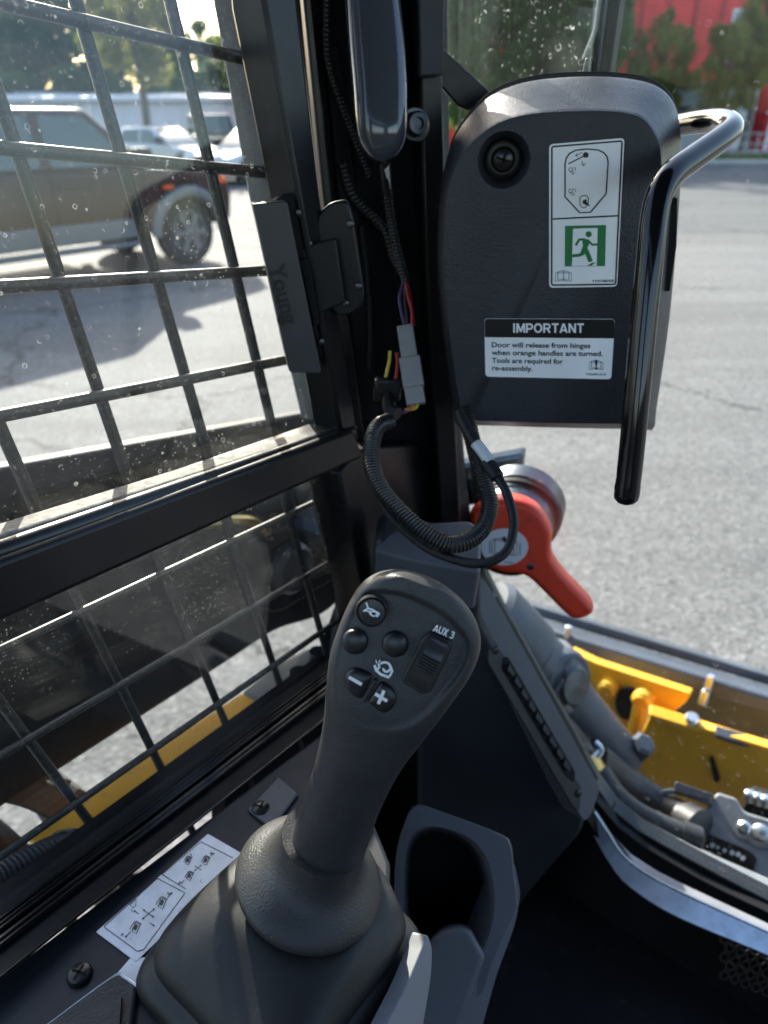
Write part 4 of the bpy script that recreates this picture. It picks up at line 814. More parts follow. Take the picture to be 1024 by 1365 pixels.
# bracket arm
ba = mh
P = vface(610, 110, .585, -8)
g = MB(); g.prism(rpoly([(571, 60), (580, 55), (654, 122), (648, 135), (625, 148), (612, 142), (572, 98)], 4), P, -.006, 0); g.build('mounting_bracket', 'black_paint', ba, .0015)
g = MB(); g.prism(rpoly([(569, 62), (575, 58), (575, 98), (569, 92)], 1), P, -.012, .004); g.build('bracket_tab', 'dark_panel', ba, .001)
# handle
dh = thing('grab_handle', 'glossy black bent tube grab handle beside the housing', 'handle', at(836, 660, .47))
hp = [(885, 170, .60), (905, 167, .575), (930, 163, .55), (955, 161, .525), (970, 164, .505), (974, 172, .488), (962, 184, .475), (925, 210, .455), (897, 231, .442), (880, 256, .437), (872, 290, .438), (866, 350, .443), (858, 430, .452), (849, 530, .464), (841, 612, .476), (836, 655, .482)]
g = MB(); g.tube([at(*p) for p in hp], .0083, 24, 150); g.build('tube', 'black_gloss', dh)
e = at(836, 655, .482); d = (e - at(841, 612, .476)).normalized()
g = MB(); g.lathe(e - d * .004, d, [(.0085, 0), (.0085, .006), (.0078, .0095), (.0055, .0120), (.0025, .0132), (.0002, .0134)], 24); g.build('end_cap', 'black_gloss', dh)

# ---- lamp housing hanging on the post
def loft_px(Lf, Rt, dep, Tf, N, o0, ev, eu, vs_, p_of, n=48, recess=None):
    verts = []
    for v in vs_:
        ul, ur = smooth_poly(Lf, v), smooth_poly(Rt, v); c, w_ = (ul + ur) / 2, max(.05, (ur - ul) / 2); d = 1 / smooth_poly(dep, v); T = Tf(v, w_ * d / FPX); p = p_of(v)
        for j in range(n):
            a = 2 * math.pi * j / n; cs, sn = math.cos(a), math.sin(a)
            u = c + w_ * math.copysign(abs(cs) ** (2 / p), cs); h = T * math.copysign(abs(sn) ** (2 / p), sn)
            px, py = o0[0] + ev[0] * v + eu[0] * u, o0[1] + ev[1] * v + eu[1] * u
            if recess and h > 0: h -= recess(px, py) * sstep(.45, .9, h / T)
            verts.append(at(px, py, d) + N * h)
    m = len(vs_); fs = [(i * n + j, i * n + (j + 1) % n, (i + 1) * n + (j + 1) % n, (i + 1) * n + j) for i in range(m - 1) for j in range(n)] + [tuple(range(n))[::-1], tuple(range((m - 1) * n, m * n))]
    g = MB(); g.add(verts, fs); return g
lh = thing('lamp_housing', 'glossy dark rounded lamp housing hanging at the top of the post', 'lamp', at(505, 214, .56))
LL = [(-80, 452), (0, 459), (60, 464), (120, 470), (165, 474), (188, 479), (203, 488), (211, 497), (215.5, 510)]; LR = [(-80, 531), (0, 534), (60, 540), (110, 543), (160, 543), (188, 540), (203, 532), (211, 522), (215.5, 511)]
vs_ = [-80 + 295.4 * (1 - (1 - i / 60) ** 2) for i in range(61)]
g = loft_px(LL, LR, [(-80, 1 / .515), (216, 1 / .545)], lambda v, w_: min(.016, w_ * .8), -FWD, (0, 0), (0, 1), (1, 0), vs_, lambda v: 2.5)
g.build('shell', 'lamp_gloss', lh)
g = MB(); g.tube([at(512, 212, .548), at(514, 235, .565), at(518, 262, .58)], .0022, 8); g.build('lead', 'wire_black', lh)
# bolt on the post flange
bt = thing('post_bolt', 'steel socket bolt with washer on the post flange', 'bolt', at(556, 165, .62))
bn = V((.30, -.90, .1)).normalized(); bc = PQ.pt(553, 166, .027)
g = MB(); g.lathe(bc, bn, [(.0128, -.006), (.0128, 0), (.0116, .0012)], 28); g.build('washer', 'bolt_steel', bt)
g = MB(); g.lathe(bc + bn * .001, bn, [(.0092, 0), (.0092, .006), (.0076, .0080), (.0044, .0082), (.0040, .005)], 28); g.build('head', 'bolt_steel', bt)

# ---- latch on the window jamb
wl = thing('window_latch', 'black window latch with embossed Young Windows lettering on the jamb', 'latch', PWf(-.05).pt(410, 480))
PL = vface(380, 380, .535, -14); PLb = Pl(PL.p + V((.01, .028, 0)), PL.n)
g = MB(); g.prism(rpoly([(337, 272), (383, 268), (429, 498), (386, 497)], [3, 6, 5, 5]), PL, -.016, 0); g.build('grip_bar', 'latch_black', wl, .0045, 4)
g = MB(); fit(g, 'Young', 359, 354, 379, 434, 20, PL, .0010, 0, .03); A = list(g.v); F_ = list(g.f); g.v = A + [v - PL.n * .001 for v in A]; nA = len(A); g.f = F_ + [tuple(i + nA for i in f) for f in F_]; g.m = [0] * len(g.f)
fit(g, 'WINDOWS', 356, 362, 375, 425, 5, PL, .0006, 0, .01); g.build('embossed_name', 'emboss_shade', wl)
g = MB(); g.prism(rpoly([(358, 272), (372, 258), (392, 255), (404, 272), (410, 300), (437, 455), (433, 472), (424, 474), (380, 300)], 6), PLb, -.004, .012); g.build('back_plate', 'black_matte', wl, .002)
PH = vface(440, 350, .548, 6)
g = MB(); g.prism(rpoly([(420, 300), (424, 284), (440, 270), (462, 266), (470, 285), (486, 390), (484, 408), (470, 420), (450, 424), (440, 412)], 8), PH, -.008, -.002); g.build('hinge_plate', 'black_paint', wl, .002)
g = MB(); g.prism(rpoly([(402, 330), (425, 322), (450, 316), (462, 400), (436, 412), (420, 418), (412, 380)], 4), PH, -.001, .008); g.build('hinge_knuckle', 'black_paint', wl, .003, 3)
g = MB(); g.prism(rpoly([(404, 342), (416, 340), (430, 425), (424, 430)], 2), PH, .009, .014); g.build('spring_plate', 'black_matte', wl, .001)
for x, y, P in ((396, 281, PLb), (426, 450, PLb), (408, 322, PLb), (467, 299, PH), (478, 382, PH), (461, 405, PH)):
    o = P.pt(x, y) + P.n * (.012 if P is PLb else -.002); screw_mesh(o, P.n, .0032, .0026, False).build('rivet', 'bolt_steel', wl)

# ---- wiring on the post
def cable(name, label, cat, pts, r, m_, conduit=None, group=None):
    q = [PQ.pt(p[0], p[1], -p[2]) if p[2] < 0 else at(*p) for p in pts]; t = thing(name, label, cat, q[-1], group); g = MB()   # a negative depth means: that far off the post face
    if conduit: g.conduit(q, r, conduit)
    else: g.tube(q, r, 12, 60)
    g.build('sleeve' if conduit else 'jacket', m_, t); return t
cable('wire_conduit', 'thin ribbed black conduit running up behind the lamp housing', 'conduit', [(436, -60, -.010), (435, 40, -.010), (438, 85, -.010), (455, 140, -.010), (475, 190, -.010), (492, 235, -.010)], .0034, 'rubber_gloss', .003)
cable('wire_conduit', 'ribbed conduit curving behind the latch to the post', 'conduit', [(455, 215, -.008), (470, 260, -.010), (498, 290, -.014), (515, 310, -.020), (524, 340, -.026), (536, 365, -.034)], .0045, 'rubber_gloss', .0035)
t = cable('lamp_lead', 'taped black lead from the lamp housing with a white mark', 'cable', [(513, 216, .555), (516, 250, .585), (520, 285, .597), (527, 325, .598), (537, 362, .60), (542, 378, .60)], .0042, 'rubber_gloss', .003)
g = MB(); g.tube([at(514, 222, .556), at(517, 250, .578)], .0026, 10, spl=False); g.build('mark', 'white_print', t)
cable('side_harness', 'dark ribbed harness running down beside the latch', 'conduit', [(482, 300, -.010), (488, 360, -.010), (493, 430, -.010), (492, 490, -.010)], .0028, 'rubber', .003)
gcn = thing('connector', 'grey plastic inline connector with coloured wires on the post', 'connector', at(552, 540, .6))
dv = (at(553, 515, .6) - at(541, 435, .6)).normalized(); nn = (CAM - at(545, 480, .6)).normalized(); nn = (nn - dv * nn.dot(dv)).normalized(); ss = dv.cross(nn)
g = MB(); g.box(at(543, 456, .598), dv * .0135, ss * .0068, nn * .006); g.build('plug', 'connector_grey', gcn, .001)
g = MB(); g.box(at(549, 497, .598), dv * .0125, ss * .0088, nn * .0075); g.build('socket', 'connector_grey', gcn, .001)
g = MB(); g.box(at(553, 526, .60), dv * .0085, ss * .0080, nn * .0065); g.build('collar', 'connector_grey', gcn, .001)
for m_, p in (('wire_red', [(541, 376, .598), (544, 395, .592), (549, 415, .594), (549, 434, .597)]), ('wire_purple', [(538, 376, .60), (533, 395, .598), (535, 415, .598), (540, 436, .60)]), ('wire_black', [(541, 376, .60), (540, 400, .595), (543, 434, .597)]), ('wire_red', [(543, 378, .602), (547, 398, .598), (552, 434, .60)]), ('wire_yellow', [(520, 468, .60), (519, 482, .60), (514, 503, .60)]), ('wire_red', [(529, 470, .605), (530, 485, .605), (528, 505, .605)]), ('wire_orange', [(553, 533, .60), (548, 545, .598), (540, 546, .60)]), ('wire_yellow', [(556, 533, .60), (556, 542, .598), (549, 546, .60)]), ('wire_purple', [(548, 535, .6), (542, 548, .6), (536, 550, .6)])):
    g = MB(); g.tube([at(*x) for x in p], .0014, 8, 16); g.build('wire', m_, gcn)
bcn = thing('black_connector', 'small black connector with a yellow wire beside the grey one', 'connector', at(518, 540, .62))
g = MB(); g.box(at(517, 518, .625), V((.012, 0, 0)), V((0, .006, 0)), V((.001, 0, .010))); g.build('body', 'rubber_gloss', bcn, .002)
g = MB(); g.tube([at(517, 526, .625), at(520, 545, .62), at(530, 552, .615)], .006, 10); g.build('boot', 'rubber', bcn)
# big loom and cable crossing the corner
cable('corrugated_conduit', 'thick corrugated black conduit looping in front of the corner post', 'conduit', [(518, 562, .60), (505, 568, .585), (497, 585, .575), (495, 615, .565), (506, 649, .555), (533, 682, .545), (566, 710, .54), (597, 725, .54), (624, 721, .545), (645, 702, .555), (653, 672, .565), (645, 641, .575), (634, 603, .585), (624, 560, .59), (620, 530, .59)], .0070, 'rubber_gloss', .0026)
t = cable('smooth_cable', 'smooth black cable looping in front of the red lever', 'cable', [(612, 548, .57), (622, 572, .565), (640, 602, .56), (657, 626, .552), (676, 659, .54), (685, 697, .53), (677, 732, .525), (656, 748, .525), (630, 751, .53), (600, 744, .54), (570, 731, .552), (540, 708, .56), (518, 685, .57), (508, 660, .58)], .0036, 'rubber')
g = MB(); a, b = at(648, 615, .555), at(664, 637, .548); g.tube([a, b], .0058, 12, spl=False); g.build('clamp', 'rubber', t, .001)
g = MB(); g.tube([at(632, 588, .560), at(642, 600, .556), at(653, 616, .552)], .0046, 12); g.build('tag', 'cable_label', t)
g = MB(); g.tube([at(615, 556, .565), at(626, 578, .561), at(634, 590, .559)], .0050, 12); g.build('wrap', 'rubber', t)

# ---- red release lever
rl = thing('release_lever', 'red plastic release lever with round white book sticker', 'lever', at(780, 820, .72))
PRl = vface(690, 720, .735, 10, 10)
def c6(x, y): return (600 + x / 4.6545, 620 + y / 4.6545)
ol = [(120, 330), (180, 260), (260, 218), (360, 210), (460, 228), (545, 275), (605, 350), (635, 430), (632, 520), (640, 580), (690, 660), (780, 760), (870, 855), (897, 905), (880, 940), (830, 965), (770, 968), (715, 935), (640, 860), (560, 780), (490, 715), (420, 688), (330, 682), (240, 645), (190, 560), (150, 450)]
OL = spl_closed([c6(x, y) for x, y in ol], 104); cxy = (sum(p[0] for p in OL) / 104, sum(p[1] for p in OL) / 104)
def inset(P, d):
    out = []; n = len(P)
    for i in range(n):
        a, b = V(P[i - 1]).to_2d(), V(P[(i + 1) % n]).to_2d(); t = (b - a).normalized(); q = V((-t.y, t.x)).to_2d(); out.append((P[i][0] + q.x * d, P[i][1] + q.y * d))
    return out
A_ = inset(OL, 3); sgn = 1 if abs(A_[0][0] - cxy[0]) + abs(A_[0][1] - cxy[1]) < abs(OL[0][0] - cxy[0]) + abs(OL[0][1] - cxy[1]) else -1
g = MB(); vs = []; pr = [(0, -.022), (0, -.010), (1.5, -.005), (4.0, -.0015), (8, 0), (11, 0)]
for dd, o in pr: vs += [PRl.pt(*p) + PRl.n * o for p in inset(OL, dd * sgn)]
n = 104; g.add(vs, [(k * n + i, k * n + (i + 1) % n, (k + 1) * n + (i + 1) % n, (k + 1) * n + i) for k in range(len(pr) - 1) for i in range(n)] + [tuple(range(n))[::-1], tuple(range((len(pr) - 1) * n, len(pr) * n))]); g.build('lever', 'red_plastic', rl, smooth=50)
g = MB(); cs = c6(338, 506); el = [(cs[0] + 31.5 * math.cos(i * math.pi / 18), cs[1] + 24.5 * math.sin(i * math.pi / 18)) for i in range(36)]
g.prism(el, PRl, .0002, .0008, 0)
for P_ in ([(278, 452), (278, 540), (338, 546), (396, 548), (396, 466), (340, 458)], [(262, 462), (262, 548), (338, 556), (415, 556), (415, 474)], [(248, 468), (248, 545)], [(434, 482), (434, 558)]): g.strip([c6(*q) for q in P_], 5 / 4.65, PRl, .001, 1, len(P_) > 2)
g.flat([c6(*q) for q in [(322, 445), (345, 440), (350, 475), (335, 480)]], PRl, .0011, 1); g.strip([c6(335, 600), c6(392, 604)], 4 / 4.65, PRl, .001, 1)
g.build('sticker', ['decal_white', 'ink'], rl)
screw_mesh(PRl.pt(*c6(500, 632)) - PRl.n * .0012, PRl.n, .0042, .002).build('screw', ['bolt_steel', 'black_matte'], rl)

# ---- corner trim with vent
ct = thing('corner_trim', 'dark grey plastic corner trim with a slotted air vent', 'trim', at(640, 1080, .75))
PT = vface(600, 900, .70, 4)
g = MB(); g.prism(rpoly([(496, 735), (506, 722), (632, 752), (641, 768), (641, 830), (783, 1078), (776, 1112), (716, 1180), (650, 1270), (560, 1270), (556, 1075), (556, 930), (497, 870)], [6, 10, 10, 8, 12, 14, 14, 20, 0, 0, 8, 10, 8], 6), PT, -.06, 0); g.build('panel', 'dark_panel', ct, .008, 4)
# pod cap
Pt2 = Pl(PT.pt(560, 728), (.02, -.20, .98))
g = MB(); g.prism(rpoly([(497, 732), (524, 706), (572, 696), (628, 693), (642, 706), (641, 762), (560, 748)], [10, 10, 6, 10, 10, 8, 4], 5), Pt2, -.05, 0); g.build('cap', 'grey_trim', ct, .006, 4)
g = MB(); g.prism(rpoly([(512, 742), (625, 765), (625, 850), (512, 838)], 8), PT, .0005, .004); g.build('cover', 'dark_panel', ct, .003, 3)
# side strip carrying the vent
PV = Pl(PT.pt(700, 930) + PT.n * .001, (.45, -.80, .40))
g = MB(); g.prism(rpoly([(641, 768), (652, 782), (800, 1050), (789, 1085), (779, 1096), (641, 858), (636, 838)], [4, 6, 8, 8, 6, 14, 6], 5), PV, -.03, 0); g.build('vent_strip', 'grey_trim', ct, .004, 3)
g = MB(); g.prism(rpoly([(651, 847), (661, 858), (773, 1048), (771, 1079), (762, 1076), (648, 882)], 5, 4), PV, .0004, .0030); vfr = g.build('vent_frame', 'plastic', ct, .0015)
g = MB(); g.prism(rpoly([(668, 876), (674, 874), (764, 1028), (762, 1042), (752, 1034), (666, 890)], 3, 3), PV, .0032, .0036); g.build('vent_slot', 'black_matte', ct)
for i in range(9):
    f = (i + .6) / 9.4; x, y = 670 + (757 - 670) * f, 882 + (1030 - 882) * f
    g = MB(); g.prism(rpoly([(x - 5, y - 1), (x - 2, y - 9), (x + 5, y + 3), (x + 3, y + 9)], 2, 3), PV, .0038, .0075); g.build('slat', 'plastic', ct, .001)
for x, y in ((659, 866), (768, 1056)): screw_mesh(PV.pt(x, y) + PV.n * .003, PV.n, .0042, .0022).build('screw', ['screw_black', 'black_matte'], ct)

# ---- cup holder console
ch_ = thing('cup_holder', 'grey moulded cup holder with a deep dark well', 'cup holder', at(610, 1300, .62))
PC = Pl(at(610, 1180, .600), (-.05, -.62, .78))
ring_o = [(556, 1073), (600, 1086), (668, 1112), (682, 1126), (686, 1160), (690, 1205), (676, 1240), (655, 1290), (640, 1330), (600, 1345), (560, 1330), (532, 1290), (526, 1220), (528, 1140), (540, 1095)]
ring_i = [(556, 1110), (585, 1104), (622, 1118), (645, 1145), (655, 1180), (656, 1215), (653, 1235), (646, 1256), (640, 1262), (625, 1266), (590, 1272), (562, 1268), (542, 1240), (537, 1190), (541, 1135)]
A_, B_ = spl_closed(ring_o, 90), spl_closed(ring_i, 90); g = MB(); vs = []
for L_, o in ((A_, -.07), (A_, -.004), ([(a[0] * .93 + b[0] * .07, a[1] * .93 + b[1] * .07) for a, b in zip(A_, B_)], 0), ([(a[0] * .1 + b[0] * .9, a[1] * .1 + b[1] * .9) for a, b in zip(A_, B_)], 0), (B_, -.004), ([(600 + (x - 600) * .95, 1190 + (y - 1190) * .97) for x, y in B_], -.03), ([(600 + (x - 600) * .90, 1195 + (y - 1190) * .94) for x, y in B_], -.075)): vs += [PC.pt(*p) + PC.n * o for p in L_]
n = 90; g.add(vs, [(k * n + i, k * n + (i + 1) % n, (k + 1) * n + (i + 1) % n, (k + 1) * n + i) for k in range(6) for i in range(n)] + [tuple(range(6 * n, 7 * n))]); g.build('rim', 'grey_trim', ch_)
g = MB(); g.prism([(600 + (x - 600) * .9, 1195 + (y - 1190) * .94) for x, y in B_], PC, -.078, -.0745); g.build('well_floor', 'black_matte', ch_)
g = MB(); g.prism(rpoly([(686, 1150), (694, 1190), (688, 1230), (662, 1300), (640, 1380), (632, 1440), (560, 1440), (588, 1345), (640, 1275), (650, 1240)], [6, 10, 20, 20, 20, 0, 0, 20, 14, 6], 8), Pl(PC.pt(650, 1300) - PC.n * .003, (.30, -.62, .72)), -.04, 0); g.build('flank', 'grey_trim', ch_, .006, 4)
g = MB(); g.prism(rpoly([(572, 1256), (590, 1240), (612, 1235), (628, 1240), (640, 1262), (648, 1275), (612, 1380), (606, 1440), (540, 1440), (556, 1330)], [14, 14, 12, 12, 10, 8, 20, 0, 0, 20], 8), Pl(PC.pt(600, 1260) + PC.n * .010, (-.08, -.58, .81)), -.04, 0); g.build('divider', 'grey_trim', ch_, .008, 4)
ar = thing('armrest_trim', 'light grey armrest side trim right of the rubber boot', 'trim', at(540, 1340, .42))
PA = Pl(at(545, 1310, .425), (.75, -.45, .45))
g = MB(); g.prism(rpoly([(570, 1244), (577, 1262), (576, 1300), (556, 1420), (470, 1480), (480, 1440), (540, 1320), (564, 1262)], [6, 8, 20, 0, 0, 0, 10, 6]), PA, -.012, 0); g.build('shell', 'armrest_grey', ar, .003, 3)

# ---- console with sticker
cs_ = thing('side_console', 'dark console ledge beside the window with a joystick diagram sticker', 'console', PK.pt(200, 1300))
g = MB(); g.prism([(-200, 1452), (0, 1301), (430, 976), (462, 1004), (520, 1150), (520, 1250), (480, 1480), (-200, 1800)], PK, -.03, 0); g.build('ledge', 'dark_panel', cs_, .003)
g = MB(); g.prism(rpoly([(330, 1082), (372, 1038), (398, 1060), (362, 1108)], 3), PK, .0005, .003); g.build('mount_plate', 'machine_dark', cs_, .001)
g = MB(); g.prism(rpoly([(20, 1400), (148, 1307), (163, 1303), (186, 1318), (172, 1420)], [0, 6, 8, 4, 0]), PK, .0006, .006); g.build('raised_panel', 'plastic', cs_, .0025, 3)
g = MB(); g.prism(rpoly([(62, 1400), (130, 1348), (166, 1336), (160, 1420)], 4), PK, .0062, .009); g.build('pad', 'plastic', cs_, .002, 3)
g = MB(); g.tube([PK.pt(30, 1392, .005), PK.pt(148, 1305, .005), PK.pt(163, 1302, .005), PK.pt(186, 1317, .005)], .0011, 8, 24); g.build('panel_edge', 'decal_silver', cs_)
for x, y in ((107, 1301), (348, 1080)): screw_mesh(PK.pt(x, y), ZZ, .0078, .0045).build('screw', ['screw_black', 'black_matte'], cs_)
def c7(x, y): return (120 + x / 4.876, 1080 + y / 4.876)
def C7(L): return [c7(x, y) for x, y in L]
g = MB(); g.prism(rpoly(C7([(42, 798), (768, 160), (1010, 300), (300, 992)]), 2), PK, .0005, .0012, 0); E = .0014; k7 = 4.876
g.prism(rpoly(C7([(170, 1075), (265, 965), (480, 960), (330, 1170)]), 1), PK, .0004, .0009, 0)
g.strip(rpoly(C7([(92, 765), (440, 450), (620, 545), (350, 915), (310, 925)]), 2), 5 / k7, PK, E, 1, True); g.strip(C7([(470, 425), (625, 520)]), 5 / k7, PK, E, 1); g.strip(C7([(722, 212), (930, 318)]), 5 / k7, PK, E, 1); g.strip(C7([(470, 425), (722, 212)]), 4 / k7, PK, E, 1)
def seaticon(x, y, s):
    g.strip(C7([(x - 18 * s, y + 20 * s), (x + 2 * s, y - 28 * s), (x + 28 * s, y - 14 * s), (x + 8 * s, y + 34 * s)]), 6 / k7, PK, E, 1, True); g.strip(C7([(x - 6 * s, y + 12 * s), (x + 8 * s, y - 18 * s)]), 9 / k7 * s, PK, E, 1)
    g.strip(C7([(x + 2 * s, y + 17 * s), (x + 15 * s, y - 12 * s)]), 6 / k7 * s, PK, E, 1); g.strip(C7([(x - 30 * s, y + 10 * s), (x - 2 * s, y - 36 * s)]), 5 / k7, PK, E, 1); g.strip(C7([(x + 4 * s, y - 36 * s), (x + 36 * s, y - 18 * s)]), 7 / k7, PK, E, 1)
def arrow(a, b, w_=5, hd_=14):
    A, B = V(a).to_2d(), V(b).to_2d(); d = (B - A).normalized(); q = V((-d.y, d.x)).to_2d(); g.strip(C7([tuple(A), tuple(B)]), w_ / k7, PK, E, 1)
    g.flat(C7([tuple(B + d * hd_ * .5), tuple(B - d * hd_ * .6 + q * hd_ * .6), tuple(B - d * hd_ * .6 - q * hd_ * .6)]), PK, E + .0001, 1)
for x, y, s in ((465, 610, 1.15), (295, 770, 1.15), (752, 335, .9), (645, 435, .9), (635, 335, .85)): seaticon(x, y, s)
for a, b in (((382, 680), (420, 650)), ((382, 680), (345, 715)), ((382, 680), (350, 655)), ((382, 680), (415, 702)), ((506, 575), (534, 545)), ((266, 798), (234, 832)), ((318, 682), (290, 662)), ((390, 740), (420, 758))): arrow(a, b)
for a, b in (((704, 383), (724, 366)), ((704, 383), (684, 400)), ((704, 383), (686, 372)), ((704, 383), (722, 396)), ((785, 305), (808, 288)), ((615, 462), (596, 482)), ((668, 315), (655, 293))): arrow(a, b, 4, 10)
g.strip(C7([(262, 622), (302, 585), (300, 628), (284, 642)]), 5 / k7, PK, E, 1, True); g.strip(C7([(270, 650), (280, 674)]), 4 / k7, PK, E, 1)
for t_, x, y in (('R', 208, 815), ('N', 505, 545), ('H', 785, 285), ('K', 580, 478)): g.text(t_, (lambda X, Y, x=x, y=y: PK.pt(*c7(x + X * .8 + Y * .55 - 6, y + X * .5 - Y * .85 + 6)) + ZZ * E), 26, 1, .03)
g.build('diagram_sticker', ['decal_silver', 'ink'], cs_)

# ---- joystick
js = thing('joystick', 'dark grey joystick with thumb buttons and rubber boot', 'joystick', PK.pt(372, 1240))
O0, EV, EU = (428, 1165), (.331, -.944), (.944, .331)
tov = lambda x, y: ((x - O0[0]) * EV[0] + (y - O0[1]) * EV[1], (x - O0[0]) * EU[0] + (y - O0[1]) * EU[1])
JL = [tov(*p) for p in [(376, 1147), (393, 1100), (410, 1050), (424, 1000), (432, 955), (436, 910), (441, 870), (452, 835), (466, 803), (480, 781), (498, 767), (520, 761), (543, 761.3)]] + [(422, -6)]
JR = [tov(*p) for p in [(472, 1178), (489, 1130), (506, 1080), (531, 1030), (563, 985), (600, 935), (628, 893), (639, 858), (634, 828), (616, 800), (590, 779), (572, 769.5)]] + [(422, -5.5)]
dep = [(0, 1 / .443), (50, 1 / .428), (100, 1 / .409), (150, 1 / .390), (195, 1 / .374), (240, 1 / .3615), (330, 1 / .3545), (422, 1 / .3475)]
NJ = -FWD
rp = [V(p).to_2d() for p in spl_closed([(486, 789), (503, 783), (540, 788), (585, 810), (614, 838), (621, 860), (611, 888), (585, 921), (560, 945), (530, 958), (490, 955), (456, 938), (447, 905), (453, 860), (468, 818)], 45)]
def recess(px, py):
    p = V((px, py)).to_2d(); ins = False; dm = 1e9; m = len(rp)
    if not (435 < px < 630 and 775 < py < 970): return 0
    for i in range(m):
        a, b = rp[i], rp[(i + 1) % m]; ab = b - a; t = min(1, max(0, (p - a).dot(ab) / ab.length_squared)); dm = min(dm, (a + ab * t - p).length)
        if (a.y > py) != (b.y > py) and px < (b.x - a.x) * (py - a.y) / (b.y - a.y) + a.x: ins = not ins
    s = dm if ins else -dm; side_ = sstep(-90, 60, (px - 520) * .75 - (py - 880) * .75)       # deeper under the brow, shallow towards the grip
    return (.0007 + .0020 * side_) * sstep(-3.5, 5, s)
vs_ = [5 + 416.8 * (1 - (1 - i / 190) ** 1.6) for i in range(191)]
TH = lambda v, w_: min(w_ * 1.02, .0225 + (.0165 - .0225) * sstep(150, 260, v))
g = loft_px(JL, JR, dep, TH, NJ, O0, EV, EU, vs_, lambda v: 2.15 + 1.6 * sstep(170, 280, v), 168, recess)
g.build('grip', 'plastic_grip', js, smooth=60)
def jf(px, py): return at(px, py, 1 / smooth_poly(dep, tov(px, py)[0])) + NJ * (.0165 - .0016)
p1, p2, p3 = jf(470, 930), jf(610, 870), jf(500, 800); nj = (p2 - p1).cross(p3 - p1).normalized(); nj = nj if nj.dot(CAM - p1) > 0 else -nj
PJ = Pl(jf(530, 870), nj)
# the pixel bearing of a printed mark is met on the lifted face itself
mpx = .352 / FPX
def button(x, y, r, name, dome=.0022, ring=False, base=-.001):
    c = PJ.pt(x, y) + PJ.n * base; g = MB(); r *= mpx
    g.lathe(c, PJ.n, [(r, 0), (r, .0020), (r * .96, .0027), (r * .80, .0020 + dome * .62), (r * .5, .0020 + dome * .9), (r * .2, .002 + dome), (.0001, .002 + dome * 1.01)], 36); b = g.build(name, 'button_plastic', js, smooth=60)
    if ring: g = MB(); g.lathe(c, PJ.n, [(r * 1.22, 0), (r * 1.22, .0022), (r * 1.16, .0030), (r * 1.08, .0026), (r * 1.04, 0)], 36, capa=False, capb=False); g.build('button_ring', 'plastic_face', js, smooth=60)
    return b
hb_ = button(496, 814.5, 17.5, 'horn_button', .0012, True)
button(473.5, 855, 16.8, 'round_button'); button(527, 858.5, 17.0, 'round_button')
def c5(x, y): return (420 + x / 4.2667, 740 + y / 4.2667)
def C5(L): return [c5(x, y) for x, y in L]
PJb = Pl(PJ.p + PJ.n * .0038, PJ.n); PJc = Pl(PJ.p + PJ.n * .0004, PJ.n)
def dbutton(poly, name):
    g = MB(); P_ = spl_closed(C5(poly), 48); cx, cy_ = sum(p[0] for p in P_) / 48, sum(p[1] for p in P_) / 48; vs = []
    lv = ((1, -.001), (1, .0018), (.96, .0026), (.82, .0033), (.5, .0038), (.05, .004))
    for s, o in lv: vs += [PJ.pt(cx + (x - cx) * s, cy_ + (y - cy_) * s) + PJ.n * o for x, y in P_]
    g.add(vs, [(k * 48 + i, k * 48 + (i + 1) % 48, (k + 1) * 48 + (i + 1) % 48, (k + 1) * 48 + i) for k in range(5) for i in range(48)] + [tuple(range(240, 288))]); return g.build(name, 'button_plastic', js, smooth=60)
b1 = dbutton([(172, 690), (190, 655), (225, 637), (270, 645), (318, 668), (322, 690), (300, 740), (272, 795), (250, 803), (215, 780), (182, 740)], 'minus_button')
b2 = dbutton([(345, 755), (370, 722), (392, 716), (430, 740), (462, 790), (460, 830), (435, 868), (395, 884), (355, 865), (312, 830), (308, 812)], 'plus_button')
g = MB(); g.prism(rpoly(C5([(340, 690), (358, 700), (290, 825), (270, 812)]), 2), PJ, -.001, .0032); g.build('divider', 'button_plastic', js, .0006)
# prints
PJd = Pl(PJ.p + PJ.n * .0036, PJ.n)
g = MB(); g.strip(C5([(194, 690), (267, 732)]), 4.4, PJd, .0008, 0); g.build('minus_mark', 'white_print', b1)
g = MB(); g.strip(C5([(343, 785), (411, 826)]), 4.4, PJd, .0008, 0); g.strip(C5([(393, 766), (361, 842)]), 4.4, PJd, .0009, 0); g.build('plus_mark', 'white_print', b2)
PJh = Pl(PJ.p + PJ.n * .0030, PJ.n)
g = MB(); g.strip(C5([(292, 268), (302, 300), (275, 318)]), 2.2, PJh, .0004, 0); g.strip(C5([(300, 300), (328, 308), (362, 330)]), 2.4, PJh, .0005, 0); g.strip(C5([(283, 312), (312, 318), (322, 332)]), 2.0, PJh, .0006, 0)
g.strip(C5([(318, 318), (348, 322), (352, 340), (335, 346), (318, 338), (310, 326)]), 1.8, PJh, .0004, 0, True); g.strip(C5([(358, 322), (366, 332), (352, 350)]), 2.0, PJh, .0006, 0); g.build('horn_mark', 'white_print', hb_)
g = MB(); sp_ = [(352 + 0, 600)]
spiral = [(402 + (10 + 30 * (1 - t)) * math.cos(5.6 * t - 2.4), 640 + (10 + 28 * (1 - t)) * math.sin(5.6 * t - 2.4)) for t in [i / 22 for i in range(23)]]
